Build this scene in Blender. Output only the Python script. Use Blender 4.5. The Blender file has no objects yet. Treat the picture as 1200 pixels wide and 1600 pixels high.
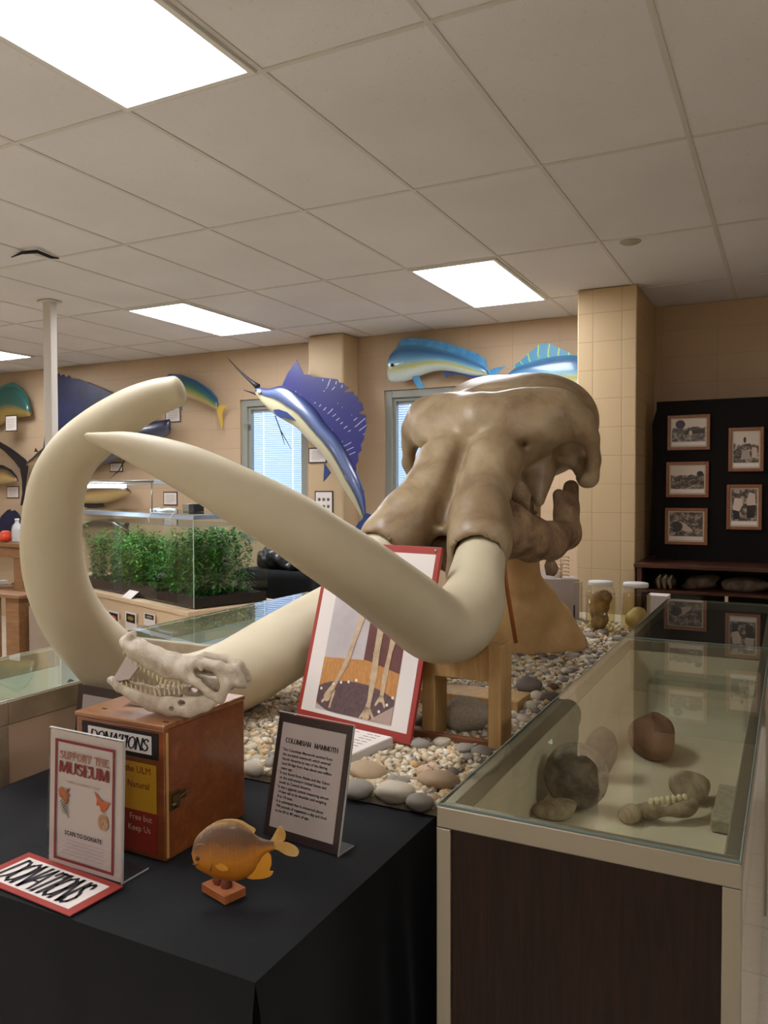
import bpy, bmesh, math, random
import numpy as np
from mathutils import Vector, Matrix, noise as mnoise

# ------------------------------------------------------------------ camera, world, exposure
H = 1.537                      # eye height; every z below is written relative to the eye and lifted by H
FPX, YAW, PITCH, ROLL = 1244.0, .4723, -.02853, -.0017
scene = bpy.context.scene
col = scene.collection
cy_, sy_, cp_, sp_ = math.cos(YAW), math.sin(YAW), math.cos(PITCH), math.sin(PITCH)
FWD = np.array([-sy_*cp_, cy_*cp_, sp_]); R0 = np.array([cy_, sy_, 0.]); U0 = np.cross(R0, FWD)
cr_, sr_ = math.cos(ROLL), math.sin(ROLL)
RGT = cr_*R0 + sr_*U0; UPV = -sr_*R0 + cr_*U0
cam_d = bpy.data.cameras.new('camera'); cam = bpy.data.objects.new('camera', cam_d); col.objects.link(cam)
cam_d.sensor_fit = 'VERTICAL'; cam_d.sensor_height = 24; cam_d.lens = 24*FPX/1600
cam_d.clip_start = .05
m = Matrix.Identity(4)
for i in range(3):
    m[i][0], m[i][1], m[i][2] = RGT[i], UPV[i], -FWD[i]
m[2][3] = H
cam.matrix_world = m
scene.camera = cam
vs = scene.view_settings
vs.view_transform = 'Standard'; vs.look = 'None'; vs.gamma = 1; vs.use_curve_mapping = False
vs.exposure = 1.86
LAMP = 6.0                     # brightness of the ceiling panels
world = bpy.data.worlds.new('sky'); scene.world = world; world.use_nodes = True
bg = world.node_tree.nodes['Background']; bg.inputs[0].default_value = (.52, .68, 1, 1); bg.inputs[1].default_value = 1.0

# ------------------------------------------------------------------ geometry helpers
def ray(px, py): return RGT*((px-600)/FPX) - UPV*((py-800)/FPX) + FWD
def P(px, py, D): return ray(px, py)*D                     # point at distance D from the eye plane
def PZ(px, py, z): d = ray(px, py); return d*(z/d[2])
def PY(px, py, y): d = ray(px, py); return d*(y/d[1])
def PX(px, py, x): d = ray(px, py); return d*(x/d[0])
def A(*p): return np.array(p, float)
def unit(v): return v/np.linalg.norm(v)

class MB:
    def __init__(s): s.v=[]; s.f=[]; s.sm=[]; s.mi=[]; s.a=[]
    def add(s, vs, fs, smooth=False, mi=0, a=None):
        o=len(s.v); s.v += [tuple(map(float,q)) for q in vs]; s.f += [tuple(int(i)+o for i in f) for f in fs]
        s.sm += [smooth]*len(fs); s.mi += [mi]*len(fs)
        s.a += [tuple(map(float,q)) for q in a] if a is not None else [(0.,0.,0.)]*len(vs)
        return s
    def hexa(s, c8, mi=0, a=None):
        return s.add(c8, [(0,3,2,1),(4,5,6,7),(0,1,5,4),(1,2,6,5),(2,3,7,6),(3,0,4,7)], False, mi, a)
    def box(s, x0,x1,y0,y1,z0,z1, mi=0, b=0.0):
        if b<=0:
            return s.hexa([(x0,y0,z0),(x1,y0,z0),(x1,y1,z0),(x0,y1,z0),(x0,y0,z1),(x1,y0,z1),(x1,y1,z1),(x0,y1,z1)], mi)
        return s.fbox(A(x0,y0,z0), A(1,0,0), A(0,1,0), A(0,0,1), x1-x0, y1-y0, z1-z0, mi, b)
    def fbox(s, o, u, v, w, lu, lv, lw, mi=0, b=0.0):
        o=np.array(o,float)
        if b<=0:
            q=[o+u*i+v*j+w*k for k in (0,lw) for (i,j) in ((0,0),(lu,0),(lu,lv),(0,lv))]
            return s.hexa(q, mi)
        bm=bmesh.new(); bmesh.ops.create_cube(bm, size=1)
        for q in bm.verts: q.co = Vector(((q.co.x+.5)*lu,(q.co.y+.5)*lv,(q.co.z+.5)*lw))
        bmesh.ops.bevel(bm, geom=list(bm.edges), offset=b, segments=2, affect='EDGES', profile=.5)
        bm.verts.index_update()
        s.add([o+u*q.co.x+v*q.co.y+w*q.co.z for q in bm.verts], [[q.index for q in f.verts] for f in bm.faces], False, mi)
        bm.free(); return s
    def prism(s, pts, d, mi=0, a=None):
        # closed outline pts (3d points), pushed by the vector d; triangulated caps
        pts=[np.array(q,float) for q in pts]; n=len(pts)
        from mathutils.geometry import tessellate_polygon
        tr=tessellate_polygon([[Vector(q) for q in pts]])
        fs=[tuple(t) for t in tr]+[tuple(i+n for i in reversed(t)) for t in tr]+[(i,(i+1)%n,(i+1)%n+n,i+n) for i in range(n)]
        return s.add(pts+[q+d for q in pts], fs, False, mi, None if a is None else list(a)*2)
    def tube(s, pts, rad, n=16, mi=0, cap=True, up=None):
        pts=[np.array(q,float) for q in pts]; k=len(pts)
        if np.isscalar(rad): rad=[rad]*k
        T=[unit(pts[min(i+1,k-1)]-pts[max(i-1,0)]) for i in range(k)]
        ref=A(0,0,1) if abs(T[0][2])<.9 else A(1,0,0)
        N=unit(np.cross(T[0],ref)); vs=[]
        for i in range(k):
            N=unit(N-T[i]*np.dot(N,T[i])); B=np.cross(T[i],N)
            for j in range(n):
                t=2*math.pi*j/n; vs.append(pts[i]+(N*math.cos(t)+B*math.sin(t))*rad[i])
        fs=[(i*n+j,i*n+(j+1)%n,(i+1)*n+(j+1)%n,(i+1)*n+j) for i in range(k-1) for j in range(n)]
        s.add(vs, fs, True, mi)
        if cap:
            o=len(s.v)-len(vs); s.f += [tuple(o+j for j in reversed(range(n))), tuple(o+(k-1)*n+j for j in range(n))]
            s.sm += [False]*2; s.mi += [mi]*2
        return s
    def lathe(s, c, prof, n=32, mi=0, ax=None):
        # prof: (radius, height) pairs round a vertical axis through c (or along ax)
        c=np.array(c,float)
        w=A(0,0,1) if ax is None else unit(ax); u=unit(np.cross(w,A(1,0,0) if abs(w[0])<.9 else A(0,1,0))); v=np.cross(w,u)
        vs=[c+w*h+(u*math.cos(2*math.pi*j/n)+v*math.sin(2*math.pi*j/n))*max(r,1e-5) for r,h in prof for j in range(n)]
        k=len(prof)
        return s.add(vs, [(i*n+j,i*n+(j+1)%n,(i+1)*n+(j+1)%n,(i+1)*n+j) for i in range(k-1) for j in range(n)], True, mi)
    def build(s, name, mat, parent=None):
        return mkobj(name, s.v, s.f, mat, parent, s.sm, s.mi, s.a)

def mkobj(name, V, F, mat, parent=None, smooth=True, mi=None, a=None, origin=None):
    V=np.array(V,float)+A(0,0,H)
    if parent is None:
        lo,hi=V.min(0),V.max(0); org=A((lo[0]+hi[0])/2,(lo[1]+hi[1])/2,lo[2]) if origin is None else origin
    else: org=np.array(parent['_o'][:]) if '_o' in parent else np.array(parent.location)
    me=bpy.data.meshes.new(name); me.from_pydata([tuple(q) for q in V-org], [], [tuple(f) for f in F])
    if isinstance(smooth,bool): me.polygons.foreach_set('use_smooth',[smooth]*len(me.polygons))
    elif len(smooth)==len(me.polygons): me.polygons.foreach_set('use_smooth',smooth)
    mats=mat if isinstance(mat,(list,tuple)) else [mat]
    for q in mats: me.materials.append(q)
    if mi is not None and any(mi) and len(mi)==len(me.polygons): me.polygons.foreach_set('material_index',mi)
    if a is not None:
        at=me.attributes.new('pc','FLOAT_VECTOR','POINT'); at.data.foreach_set('vector',np.array(a,float).ravel())
    me.update()
    bm=bmesh.new(); bm.from_mesh(me); bmesh.ops.recalc_face_normals(bm, faces=bm.faces); bm.to_mesh(me); bm.free()
    o=bpy.data.objects.new(name, me); col.objects.link(o)
    o['_o']=[float(q) for q in org]
    if parent is None: o.location=org
    else: o.parent=parent
    return o

def thing(name, label, cat, loc, group=None):
    o=bpy.data.objects.new(name,None); col.objects.link(o)
    o.location=(float(loc[0]),float(loc[1]),float(loc[2])+H); o['_o']=[float(q) for q in o.location]
    o.empty_display_size=.05
    return tag(o,label,cat,group)
def tag(o,label,cat,group=None,kind=None):
    o['label']=label; o['category']=cat
    if group: o['group']=group
    if kind: o['kind']=kind
    return o
def struct(o): o['kind']='structure'; return o

# ------------------------------------------------------------------ distance fields and their surface
class SDF:
    """signed distances summed up on a grid; local frame o,(ex,ey,ez); sym mirrors local x"""
    def __init__(s, lo, hi, h, o=A(0,0,0), ex=A(1,0,0), ey=A(0,1,0), ez=A(0,0,1), sym=None, sc=None):
        s.lo=np.array(lo,float); s.h=h; s.n=np.ceil((np.array(hi)-s.lo)/h).astype(int)+1
        g=[s.lo[i]+h*np.arange(s.n[i]) for i in range(3)]
        X,Y,Z=np.meshgrid(*g,indexing='ij'); s.p=np.stack([X,Y,Z],-1).astype(np.float32)
        s.o=o; s.E=np.array([ex,ey,ez]); s.q=s.p.copy()
        if sym is not None: s.q[...,sym]=np.abs(s.q[...,sym])
        s.d=np.full(s.q.shape[:3],9.,np.float32)
    def loc(s,P_): return s.E@(np.array(P_,float)-s.o)
    def cone(s,a,b,ra,rb,sc=(1,1,1)):
        a=np.array(a,float);b=np.array(b,float); S=np.array(sc,float)
        q=(s.q-a)/S; ab=(b-a)/S; L=max(ab@ab,1e-9)
        t=np.clip((q@ab)/L,0,1); return np.linalg.norm(q-t[...,None]*ab,axis=-1)-(ra+(rb-ra)*t)
    def ell(s,c,r,rot=None):
        q=s.q-np.array(c,float); 
        if rot is not None: q=q@rot
        r=np.array(r,float); k0=np.linalg.norm(q/r,axis=-1); k1=np.linalg.norm(q/(r*r),axis=-1)+1e-9
        return k0*(k0-1)/k1
    def add(s,d,k=.02):
        h=np.clip(.5+.5*(s.d-d)/k,0,1); s.d=s.d*(1-h)+d*h-k*h*(1-h); return s
    def sub(s,d,k=.01):
        h=np.clip(.5-.5*(s.d+d)/k,0,1); s.d=s.d*(1-h)-d*h+k*h*(1-h); return s
    def chain(s,pts,rs,k=.02,sc=(1,1,1)):
        for i in range(len(pts)-1): s.add(s.cone(pts[i],pts[i+1],rs[i],rs[i+1],sc),k)
        return s
    def mesh(s, smooth=1):
        d=s.d; sg=d<0; n=s.n
        corners=[(i,j,k) for i in (0,1) for j in (0,1) for k in (0,1)]
        def sh(arr,c): return arr[c[0]:n[0]-1+c[0],c[1]:n[1]-1+c[1],c[2]:n[2]-1+c[2]]
        cnt=sum(sh(sg,c).astype(int) for c in corners); act=(cnt>0)&(cnt<8)
        idx=np.full(act.shape,-1); ii=np.argwhere(act); idx[act]=np.arange(len(ii))
        acc=np.zeros((len(ii),3)); num=np.zeros(len(ii))
        vals={c:sh(d,c)[act] for c in corners}
        for a in corners:
            for ax in range(3):
                if a[ax]==0:
                    b=list(a); b[ax]=1; b=tuple(b); va,vb=vals[a],vals[b]; m=(va<0)!=(vb<0)
                    t=np.where(m,va/np.where(m,va-vb,1),0)
                    pt=np.array(a,float)[None]+np.zeros((len(ii),3)); pt[:,ax]+=t
                    acc+=pt*m[:,None]; num+=m
        V=(ii+acc/np.maximum(num,1)[:,None])*s.h+s.lo
        F=[]
        for ax in range(3):
            u,v=(ax+1)%3,(ax+2)%3
            a0=[slice(1,-1)]*3; a0[ax]=slice(0,n[ax]-1); b0=list(a0); b0[ax]=slice(1,n[ax])
            s0=sg[tuple(a0)]; s1=sg[tuple(b0)]; e=np.argwhere(s0!=s1)
            if not len(e): continue
            off=np.ones(3,int); off[ax]=0; e=e+off
            inside=sg[e[:,0],e[:,1],e[:,2]]
            def cell(du,dv):
                c=e.copy(); c[:,u]-=du; c[:,v]-=dv; return idx[c[:,0],c[:,1],c[:,2]]
            q=np.stack([cell(0,0),cell(1,0),cell(1,1),cell(0,1)],1)
            q[inside]=q[inside][:,::-1]
            F.append(q[(q>=0).all(1)])
        F=np.concatenate(F)[:,::-1]
        for _ in range(smooth):
            S=np.zeros_like(V); c=np.zeros(len(V))
            for i in range(4):
                np.add.at(S,F[:,i],V[F[:,(i+1)%4]]+V[F[:,(i+3)%4]]); np.add.at(c,F[:,i],2)
            V=V*.45+S/np.maximum(c,1)[:,None]*.55
        return s.o+V@s.E, F
    def build(s,name,mat,parent=None,smooth=1):
        V,F=s.mesh(smooth); return mkobj(name,V,F,mat,parent,True)

# ------------------------------------------------------------------ materials
def lin(c): return tuple(((q/255)/12.92 if q/255<=.04045 else ((q/255+.055)/1.055)**2.4) for q in c)+(1,)
class Nd:
    def __init__(s,name):
        s.m=bpy.data.materials.new(name); s.m.use_nodes=True; s.t=s.m.node_tree; s.n=s.t.nodes; s.b=s.n['Principled BSDF']
        s.out=s.n['Material Output']
    def new(s,t,**k):
        q=s.n.new(t)
        for a,b in k.items(): setattr(q,a,b)
        return q
    def link(s,a,b): s.t.links.new(a,b)
    def ramp(s,fac,stops,interp='LINEAR'):
        r=s.new('ShaderNodeValToRGB'); r.color_ramp.interpolation=interp; e=r.color_ramp.elements
        while len(e)<len(stops): e.new(.5)
        for i,(p,c) in enumerate(stops): e[i].position=p; e[i].color=lin(c)
        s.link(fac,r.inputs[0]); return r.outputs[0]
    def coord(s,scale=(1,1,1),kind='Object',loc=(0,0,0)):
        c=s.new('ShaderNodeTexCoord'); mp=s.new('ShaderNodeMapping'); mp.inputs['Scale'].default_value=scale; mp.inputs['Location'].default_value=loc
        s.link(c.outputs[kind],mp.inputs[0]); return mp.outputs[0]
    def noise(s,vec,scale,detail=4,rough=.5,dist=0):
        q=s.new('ShaderNodeTexNoise'); q.inputs['Scale'].default_value=scale; q.inputs['Detail'].default_value=detail
        q.inputs['Roughness'].default_value=rough; q.inputs['Distortion'].default_value=dist
        if vec is not None: s.link(vec,q.inputs['Vector'])
        return q.outputs['Fac']
    def bump(s,h,st,dist=.01):
        q=s.new('ShaderNodeBump'); q.inputs['Strength'].default_value=st; q.inputs['Distance'].default_value=dist
        s.link(h,q.inputs['Height']); s.link(q.outputs[0],s.b.inputs['Normal']); return q
    def mix(s,f,a,b):
        q=s.new('ShaderNodeMix',data_type='RGBA')
        for i,x in ((0,f),(6,a),(7,b)):
            if isinstance(x,(int,float)): q.inputs[i].default_value=x
            elif isinstance(x,tuple): q.inputs[i].default_value=lin(x)
            else: s.link(x,q.inputs[i])
        return q.outputs[2]
    def math(s,op,a,b=None,c=None):
        q=s.new('ShaderNodeMath',operation=op)
        for i,x in enumerate((a,b,c)):
            if x is None: continue
            if isinstance(x,(int,float)): q.inputs[i].default_value=x
            else: s.link(x,q.inputs[i])
        return q.outputs[0]
    def attr(s):
        q=s.new('ShaderNodeAttribute'); q.attribute_name='pc'; x=s.new('ShaderNodeSeparateXYZ'); s.link(q.outputs['Vector'],x.inputs[0]); return q.outputs['Vector'],x.outputs
def mat(name,c,rough=.6,metal=0,c2=None,ns=8,stretch=(1,1,1),bs=0,bst=.3,spec=None,coat=0):
    k=Nd(name); k.b.inputs['Base Color'].default_value=lin(c); k.b.inputs['Roughness'].default_value=rough; k.b.inputs['Metallic'].default_value=metal
    if spec is not None: k.b.inputs['Specular IOR Level'].default_value=spec
    k.b.inputs['Coat Weight'].default_value=coat
    if c2:
        f=k.noise(k.coord(stretch),ns,6,.6); k.link(k.ramp(f,[(.32,c),(.68,c2)]),k.b.inputs['Base Color'])
    if bs: k.bump(k.noise(k.coord(stretch),bs,5,.6),bst,.004)
    return k.m
def emit(name,c,st):
    k=Nd(name); k.b.inputs['Base Color'].default_value=lin(c); k.b.inputs['Emission Color'].default_value=lin(c); k.b.inputs['Emission Strength'].default_value=st
    return k.m
def glass(name,tint=(250,253,252),ior=1.5,rough=0.0,dbl=1.15):
    k=Nd(name); k.n.remove(k.b); t=k.new('ShaderNodeBsdfTransparent'); t.inputs[0].default_value=lin(tint)
    g=k.new('ShaderNodeBsdfGlossy'); g.inputs['Roughness'].default_value=rough
    f=k.new('ShaderNodeFresnel'); f.inputs[0].default_value=ior; mx=k.new('ShaderNodeMixShader')
    gm=k.new('ShaderNodeNewGeometry'); fr_=k.math('MULTIPLY',k.math('MULTIPLY',f.outputs[0],dbl),k.math('SUBTRACT',1,gm.outputs['Backfacing'])); k.n[fr_.node.name].use_clamp=True
    k.link(fr_,mx.inputs[0]); k.link(t.outputs[0],mx.inputs[1]); k.link(g.outputs[0],mx.inputs[2]); k.link(mx.outputs[0],k.out.inputs[0])
    return k.m

def block_wall(name,axis,c1,c2,mortar,bw,bh,off,shift=(0,0),msz=.004):
    k=Nd(name); g=k.new('ShaderNodeNewGeometry'); x=k.new('ShaderNodeSeparateXYZ'); k.link(g.outputs['Position'],x.inputs[0])
    c=k.new('ShaderNodeCombineXYZ')
    k.link(k.math('ADD',x.outputs[axis],20+shift[0]),c.inputs[0]); k.link(k.math('ADD',x.outputs[2],shift[1]),c.inputs[1])
    b=k.new('ShaderNodeTexBrick'); b.offset=off; b.inputs['Scale'].default_value=1; b.inputs['Brick Width'].default_value=bw; b.inputs['Row Height'].default_value=bh
    b.inputs['Mortar Size'].default_value=msz; b.inputs['Mortar Smooth'].default_value=.6
    b.inputs['Color1'].default_value=lin(c1); b.inputs['Color2'].default_value=lin(c2); b.inputs['Mortar'].default_value=lin(mortar)
    k.link(c.outputs[0],b.inputs[0]); k.link(b.outputs['Color'],k.b.inputs['Base Color'])
    n=k.noise(g.outputs['Position'],90,5,.6); h=k.math('SUBTRACT',k.math('MULTIPLY',n,.22),b.outputs['Fac'])
    k.bump(h,.5,.004); k.b.inputs['Roughness'].default_value=.62
    return k.m
M={}
M['wall']=block_wall('tan block wall paint',0,(192,166,134),(190,164,132),(178,152,120),.4,.2,.0,(.1,.05),.002)
M['wall_side']=block_wall('tan block wall paint side',1,(192,166,134),(190,164,132),(178,152,120),.4,.2,.5)
M['pillar']=block_wall('cream block pillar paint',0,(197,170,128),(195,168,126),(180,152,112),.2,.2,.0,(-20+20+.053-.0,.03),.0035)
M['pilaster']=mat('cream pilaster paint',(192,166,128),.6,bs=60,bst=.15)
def ceil_mat():
    k=Nd('white mineral ceiling tile'); g=k.new('ShaderNodeNewGeometry')
    n=k.noise(g.outputs['Position'],110,3,.7); sp=k.noise(g.outputs['Position'],60,2,.6)
    n2=k.noise(g.outputs['Position'],1.3,2,.5)
    base=k.ramp(n2,[(.3,(222,217,215)),(.7,(231,227,226))])
    k.link(k.mix(k.ramp(sp,[(.64,(0,0,0)),(.74,(150,150,150))]),base,(186,178,168)),k.b.inputs['Base Color'])
    k.bump(n,.35,.003); k.b.inputs['Roughness'].default_value=.9; return k.m
M['ceil']=ceil_mat()
M['tbar']=mat('grey ceiling grid paint',(212,206,197),.55)
def floor_mat():
    k=Nd('speckled beige floor tile'); g=k.new('ShaderNodeNewGeometry')
    b=k.new('ShaderNodeTexBrick'); b.offset=0; b.inputs['Scale'].default_value=1; b.inputs['Brick Width'].default_value=.305; b.inputs['Row Height'].default_value=.305
    b.inputs['Mortar Size'].default_value=.0015; b.inputs['Color1'].default_value=lin((206,196,176)); b.inputs['Color2'].default_value=lin((200,190,170)); b.inputs['Mortar'].default_value=lin((140,130,112))
    k.link(g.outputs['Position'],b.inputs[0]); n=k.noise(g.outputs['Position'],40,5,.7)
    k.link(k.mix(k.ramp(n,[(.5,(0,0,0)),(.75,(200,200,200))]),b.outputs['Color'],(168,156,136)),k.b.inputs['Base Color'])
    k.b.inputs['Roughness'].default_value=.22; return k.m
M['floor']=floor_mat()
M['lamp']=emit('lit lamp diffuser',(242,244,253),LAMP)
M['white']=mat('white enamel',(225,222,214),.45)
M['alu']=mat('brushed aluminium',(158,150,133),.34,.75,bs=120,bst=.05)
M['winframe']=mat('grey green window frame',(150,152,140),.5,.1)
M['glass']=glass('clear glass'); M['topglass']=glass('green tinted glass',(247,249,245),1.52); M['edge']=mat('green glass edge',(108,122,114),.4)
M['acrylic']=glass('clear acrylic',(245,245,245),1.4)
def blind_mat():
    k=Nd('white blind slat'); t=k.new('ShaderNodeBsdfTranslucent'); t.inputs[0].default_value=lin((225,230,240)); k.b.inputs['Base Color'].default_value=lin((215,220,230))
    mx=k.new('ShaderNodeMixShader'); mx.inputs[0].default_value=.6; k.link(k.b.outputs[0],mx.inputs[1]); k.link(t.outputs[0],mx.inputs[2]); k.link(mx.outputs[0],k.out.inputs[0]); return k.m
M['blind']=blind_mat()
def tusk_mat():
    k=Nd('matt ivory cast'); v=k.coord(); n=k.noise(v,3,5,.6); k.link(k.ramp(n,[(.3,(196,182,148)),(.7,(208,196,164))]),k.b.inputs['Base Color'])
    k.b.inputs['Roughness'].default_value=.55; k.bump(k.noise(v,40,3,.5),.06,.002); return k.m
M['tusk']=tusk_mat()
def bone_mat(name,c1,c2,c3,rough=.5,sc=5,bst=.35,pit=.5):
    k=Nd(name); v=k.coord(); n=k.noise(v,sc,6,.6,.6); k.link(k.ramp(n,[(.34,c1),(.5,c2),(.66,c3)]),k.b.inputs['Base Color'])
    k.b.inputs['Roughness'].default_value=rough
    a=k.noise(v,sc*2.2,4,.55); b=k.noise(v,sc*14,4,.7); k.bump(k.math('ADD',a,k.math('MULTIPLY',b,pit)),bst,.012); return k.m
M['skull']=bone_mat('tan cast bone',(128,104,74),(160,138,104),(178,158,124),.42,4.5,.28,.15)
M['jaw']=bone_mat('brown porous bone',(104,78,54),(146,116,84),(170,144,110),.6,12,.5,.8)
M['tooth']=bone_mat('dark ridged molar',(112,90,62),(150,124,92),(176,150,116),.55,20,.5,.6)
M['croc']=bone_mat('white weathered bone',(182,164,138),(208,192,166),(222,208,184),.6,25,.4,.8)
M['crocin']=mat('white card',(214,200,190),.6)
M['crocyel']=mat('yellowed bone lump',(210,170,70),.5)
M['crocdark']=mat('dark bone hollow',(84,62,44),.8)
def wood(name,c1,c2,rough=.45,stretch=(1,1,12),sc=6,coat=0,dist=1.2,bst=.08):
    k=Nd(name); v=k.coord(stretch); n=k.noise(v,sc,6,.65,dist); k.link(k.ramp(n,[(.3,c1),(.55,tuple((a+b)//2 for a,b in zip(c1,c2))),(.7,c2)]),k.b.inputs['Base Color'])
    k.b.inputs['Roughness'].default_value=rough; k.b.inputs['Coat Weight'].default_value=coat; k.b.inputs['Coat Roughness'].default_value=.15; k.bump(n,bst,.003); return k.m
M['dwood']=wood('dark walnut laminate',(30,18,12),(50,31,21),.4,(14,14,.9),4,.0,1.6,.03)
M['boxwood']=wood('varnished red brown wood',(120,62,28),(158,90,44),.28,(1,12,12),3,.6,.8)
M['boxtop']=wood('varnished orange brown wood',(134,82,42),(176,118,66),.3,(1.5,14,1),3,.6,.8)
M['dwood'].node_tree.nodes['Principled BSDF'].inputs['Specular IOR Level'].default_value=.2
M['lumber']=wood('pale construction lumber',(170,132,78),(200,164,106),.6,(8,8,1),5)
M['redboard']=wood('reddish board',(110,64,34),(138,84,48),.5,(1,8,8),5)
M['cabinet']=wood('dark cherry cabinet wood',(62,32,20),(88,48,30),.35,(1,10,10),3,.3)
M['oak']=wood('brown shelf wood',(122,84,50),(152,110,70),.5,(1,8,8),5)
M['beige']=mat('beige laminate',(214,184,154),.5,c2=(208,178,148),ns=3)
M['beige2']=mat('light beige table laminate',(214,186,148),.5)
M['band']=mat('worn bronze aluminium band',(190,172,144),.4,.35,c2=(166,148,120),ns=9)
M['cream']=mat('cream display cloth',(206,192,164),.85,c2=(192,178,150),ns=5)
M['cloth']=mat('black table cloth',(15,17,19),.85,bs=14,bst=.25,c2=(12,14,16),ns=4,spec=.25)
M['cloth'].node_tree.nodes['Principled BSDF'].inputs['Sheen Weight'].default_value=.05
M['blackpl']=mat('black plastic sheeting',(26,28,28),.3,bs=18,bst=.8)
M['black']=mat('matt black',(20,19,18),.7)
M['boardblk']=mat('black felt board',(26,23,21),.92,spec=.15)
M['darkbrown']=mat('dark brown card',(62,46,40),.5)
M['red']=mat('red frame card',(158,52,42),.5)
M['paper']=mat('white paper',(226,216,206),.7); M['paper2']=mat('warm white paper',(216,200,188),.6)
M['ink']=mat('black ink',(30,26,30),.7); M['inkgrey']=mat('grey ink',(110,98,96),.8); M['inkred']=mat('dark red ink',(120,34,28),.7); M['inkrust']=mat('rust ink',(150,96,70),.7)
M['rust']=mat('orange brown print',(176,104,58),.7,c2=(120,66,40),ns=60); M['fern']=mat('dark green print',(72,74,60),.7); M['monarch']=mat('butterfly orange print',(176,88,36),.7); M['shell']=mat('shell tan print',(186,148,112),.7,c2=(150,112,78),ns=50)
M['yellow']=mat('yellow card',(206,156,30),.5); M['red2']=mat('deep red card',(150,42,24),.5); M['cream_ink']=mat('cream ink',(226,200,170),.7)
M['brass']=mat('aged brass',(120,96,62),.35,.8)
M['orange']=mat('orange strap',(176,104,44),.5); M['redpl']=mat('red plastic',(214,70,36),.35)
def fish_mat(name,stops,rough=.3,ns=14,amt=.1):
    k=Nd(name); vec,xyz=k.attr(); n=k.noise(vec,ns,3,.6)
    f=k.math('ADD',xyz[1],k.math('MULTIPLY',k.math('SUBTRACT',n,.5),amt)); k.link(k.ramp(f,stops),k.b.inputs['Base Color'])
    k.b.inputs['Roughness'].default_value=rough; k.b.inputs['Coat Weight'].default_value=.4; return k.m
M['sail']=fish_mat('sailfish skin',[(0,(206,200,172)),(.42,(196,188,150)),(.5,(60,64,74)),(.58,(66,80,112)),(.78,(104,118,158)),(.9,(56,68,110)),(1,(40,50,92))])
M['mahi']=fish_mat('blue dolphinfish skin',[(0,(206,214,208)),(.25,(190,204,190)),(.38,(180,172,80)),(.5,(120,164,172)),(.64,(74,128,166)),(.82,(50,88,126)),(1,(74,132,168))])
M['mahig']=fish_mat('green dolphinfish skin',[(0,(190,180,140)),(.25,(176,152,84)),(.45,(106,126,76)),(.65,(48,90,68)),(.85,(36,78,92)),(1,(36,74,116))])
M['mahit']=fish_mat('teal dolphinfish skin',[(0,(160,134,80)),(.3,(146,122,64)),(.5,(48,84,72)),(.8,(38,84,78)),(1,(40,96,90))])
M['marl']=fish_mat('marlin skin',[(0,(90,90,104)),(.5,(48,52,76)),(1,(26,30,60))])
M['tuna']=fish_mat('tuna skin',[(0,(170,150,120)),(.5,(130,108,80)),(.7,(60,52,44)),(1,(36,34,36))])
M['yel']=fish_mat('yellow reef fish skin',[(0,(176,156,112)),(.5,(172,146,92)),(.8,(104,82,52)),(1,(60,46,32))])
def fin_mat(name,c1,c2,sc,rough=.4,thr=.62):
    k=Nd(name); vec,xyz=k.attr(); w=k.math('FRACT',k.math('MULTIPLY',xyz[0],sc)); n=k.noise(vec,9,3,.6)
    f=k.math('MULTIPLY',k.math('GREATER_THAN',w,.86),k.math('GREATER_THAN',n,thr)); k.link(k.mix(f,c1,c2),k.b.inputs['Base Color']); k.b.inputs['Roughness'].default_value=rough; return k.m
M['sailfin']=fin_mat('indigo sail membrane',(40,40,104),(170,170,190),70,thr=.55)
M['finblue']=mat('dark blue fin',(40,62,112),.4); M['finnavy']=mat('navy fin',(34,40,78),.45,c2=(24,28,44),ns=5); M['finblack']=mat('black fin',(30,28,32),.5)
M['fingrn']=fin_mat('teal rayed fin',(40,124,158),(150,190,90),22,thr=.35); M['finlb']=mat('light blue fin',(86,156,196),.4,c2=(54,120,170),ns=12)
M['finyel']=mat('yellow fin',(196,160,60),.4); M['finteal']=mat('teal fin',(52,108,98),.4)
def piranha_mat():
    k=Nd('varnished piranha skin'); vec,xyz=k.attr(); v=k.coord(); n=k.noise(v,22,5,.65,.5)
    f=k.math('ADD',xyz[1],k.math('MULTIPLY',k.math('SUBTRACT',n,.5),.35))
    base=k.ramp(f,[(.05,(176,104,18)),(.36,(192,122,26)),(.55,(164,104,40)),(.70,(118,78,44)),(.9,(96,70,50)),(1,(150,116,74))])
    k.link(base,k.b.inputs['Base Color']); k.b.inputs['Roughness'].default_value=.5; k.b.inputs['Coat Weight'].default_value=.12
    w=k.math('SINE',k.math('MULTIPLY',xyz[0],190)); k.bump(k.math('ADD',k.math('MULTIPLY',w,.10),n),.5,.003); return k.m
M['piranha']=piranha_mat(); M['pfin']=mat('translucent dried fin',(206,170,104),.35,c2=(190,140,60),ns=30,bs=80,bst=.3); M['porange']=mat('orange dried fin',(214,146,40),.3,bs=80,bst=.3)
M['pbase']=wood('orange brown mount wood',(150,84,40),(180,108,60),.45,(1,8,8),6)
M['pedestal']=mat('tan textured pedestal',(206,168,112),.9,c2=(186,146,92),ns=7,bs=70,bst=.6)
def stone_mat(name,c1,c2,sc=30):
    k=Nd(name); v=k.coord(); oi=k.new('ShaderNodeObjectInfo'); n=k.noise(v,sc,6,.7); c=k.ramp(n,[(.35,c1),(.65,c2)])
    h=k.new('ShaderNodeHueSaturation'); k.link(c,h.inputs['Color']); k.link(k.math('MULTIPLY_ADD',oi.outputs['Random'],.28,.86),h.inputs['Value']); k.link(h.outputs[0],k.b.inputs['Base Color'])
    k.b.inputs['Roughness'].default_value=.65; k.bump(n,.25,.003); return k.m
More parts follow.
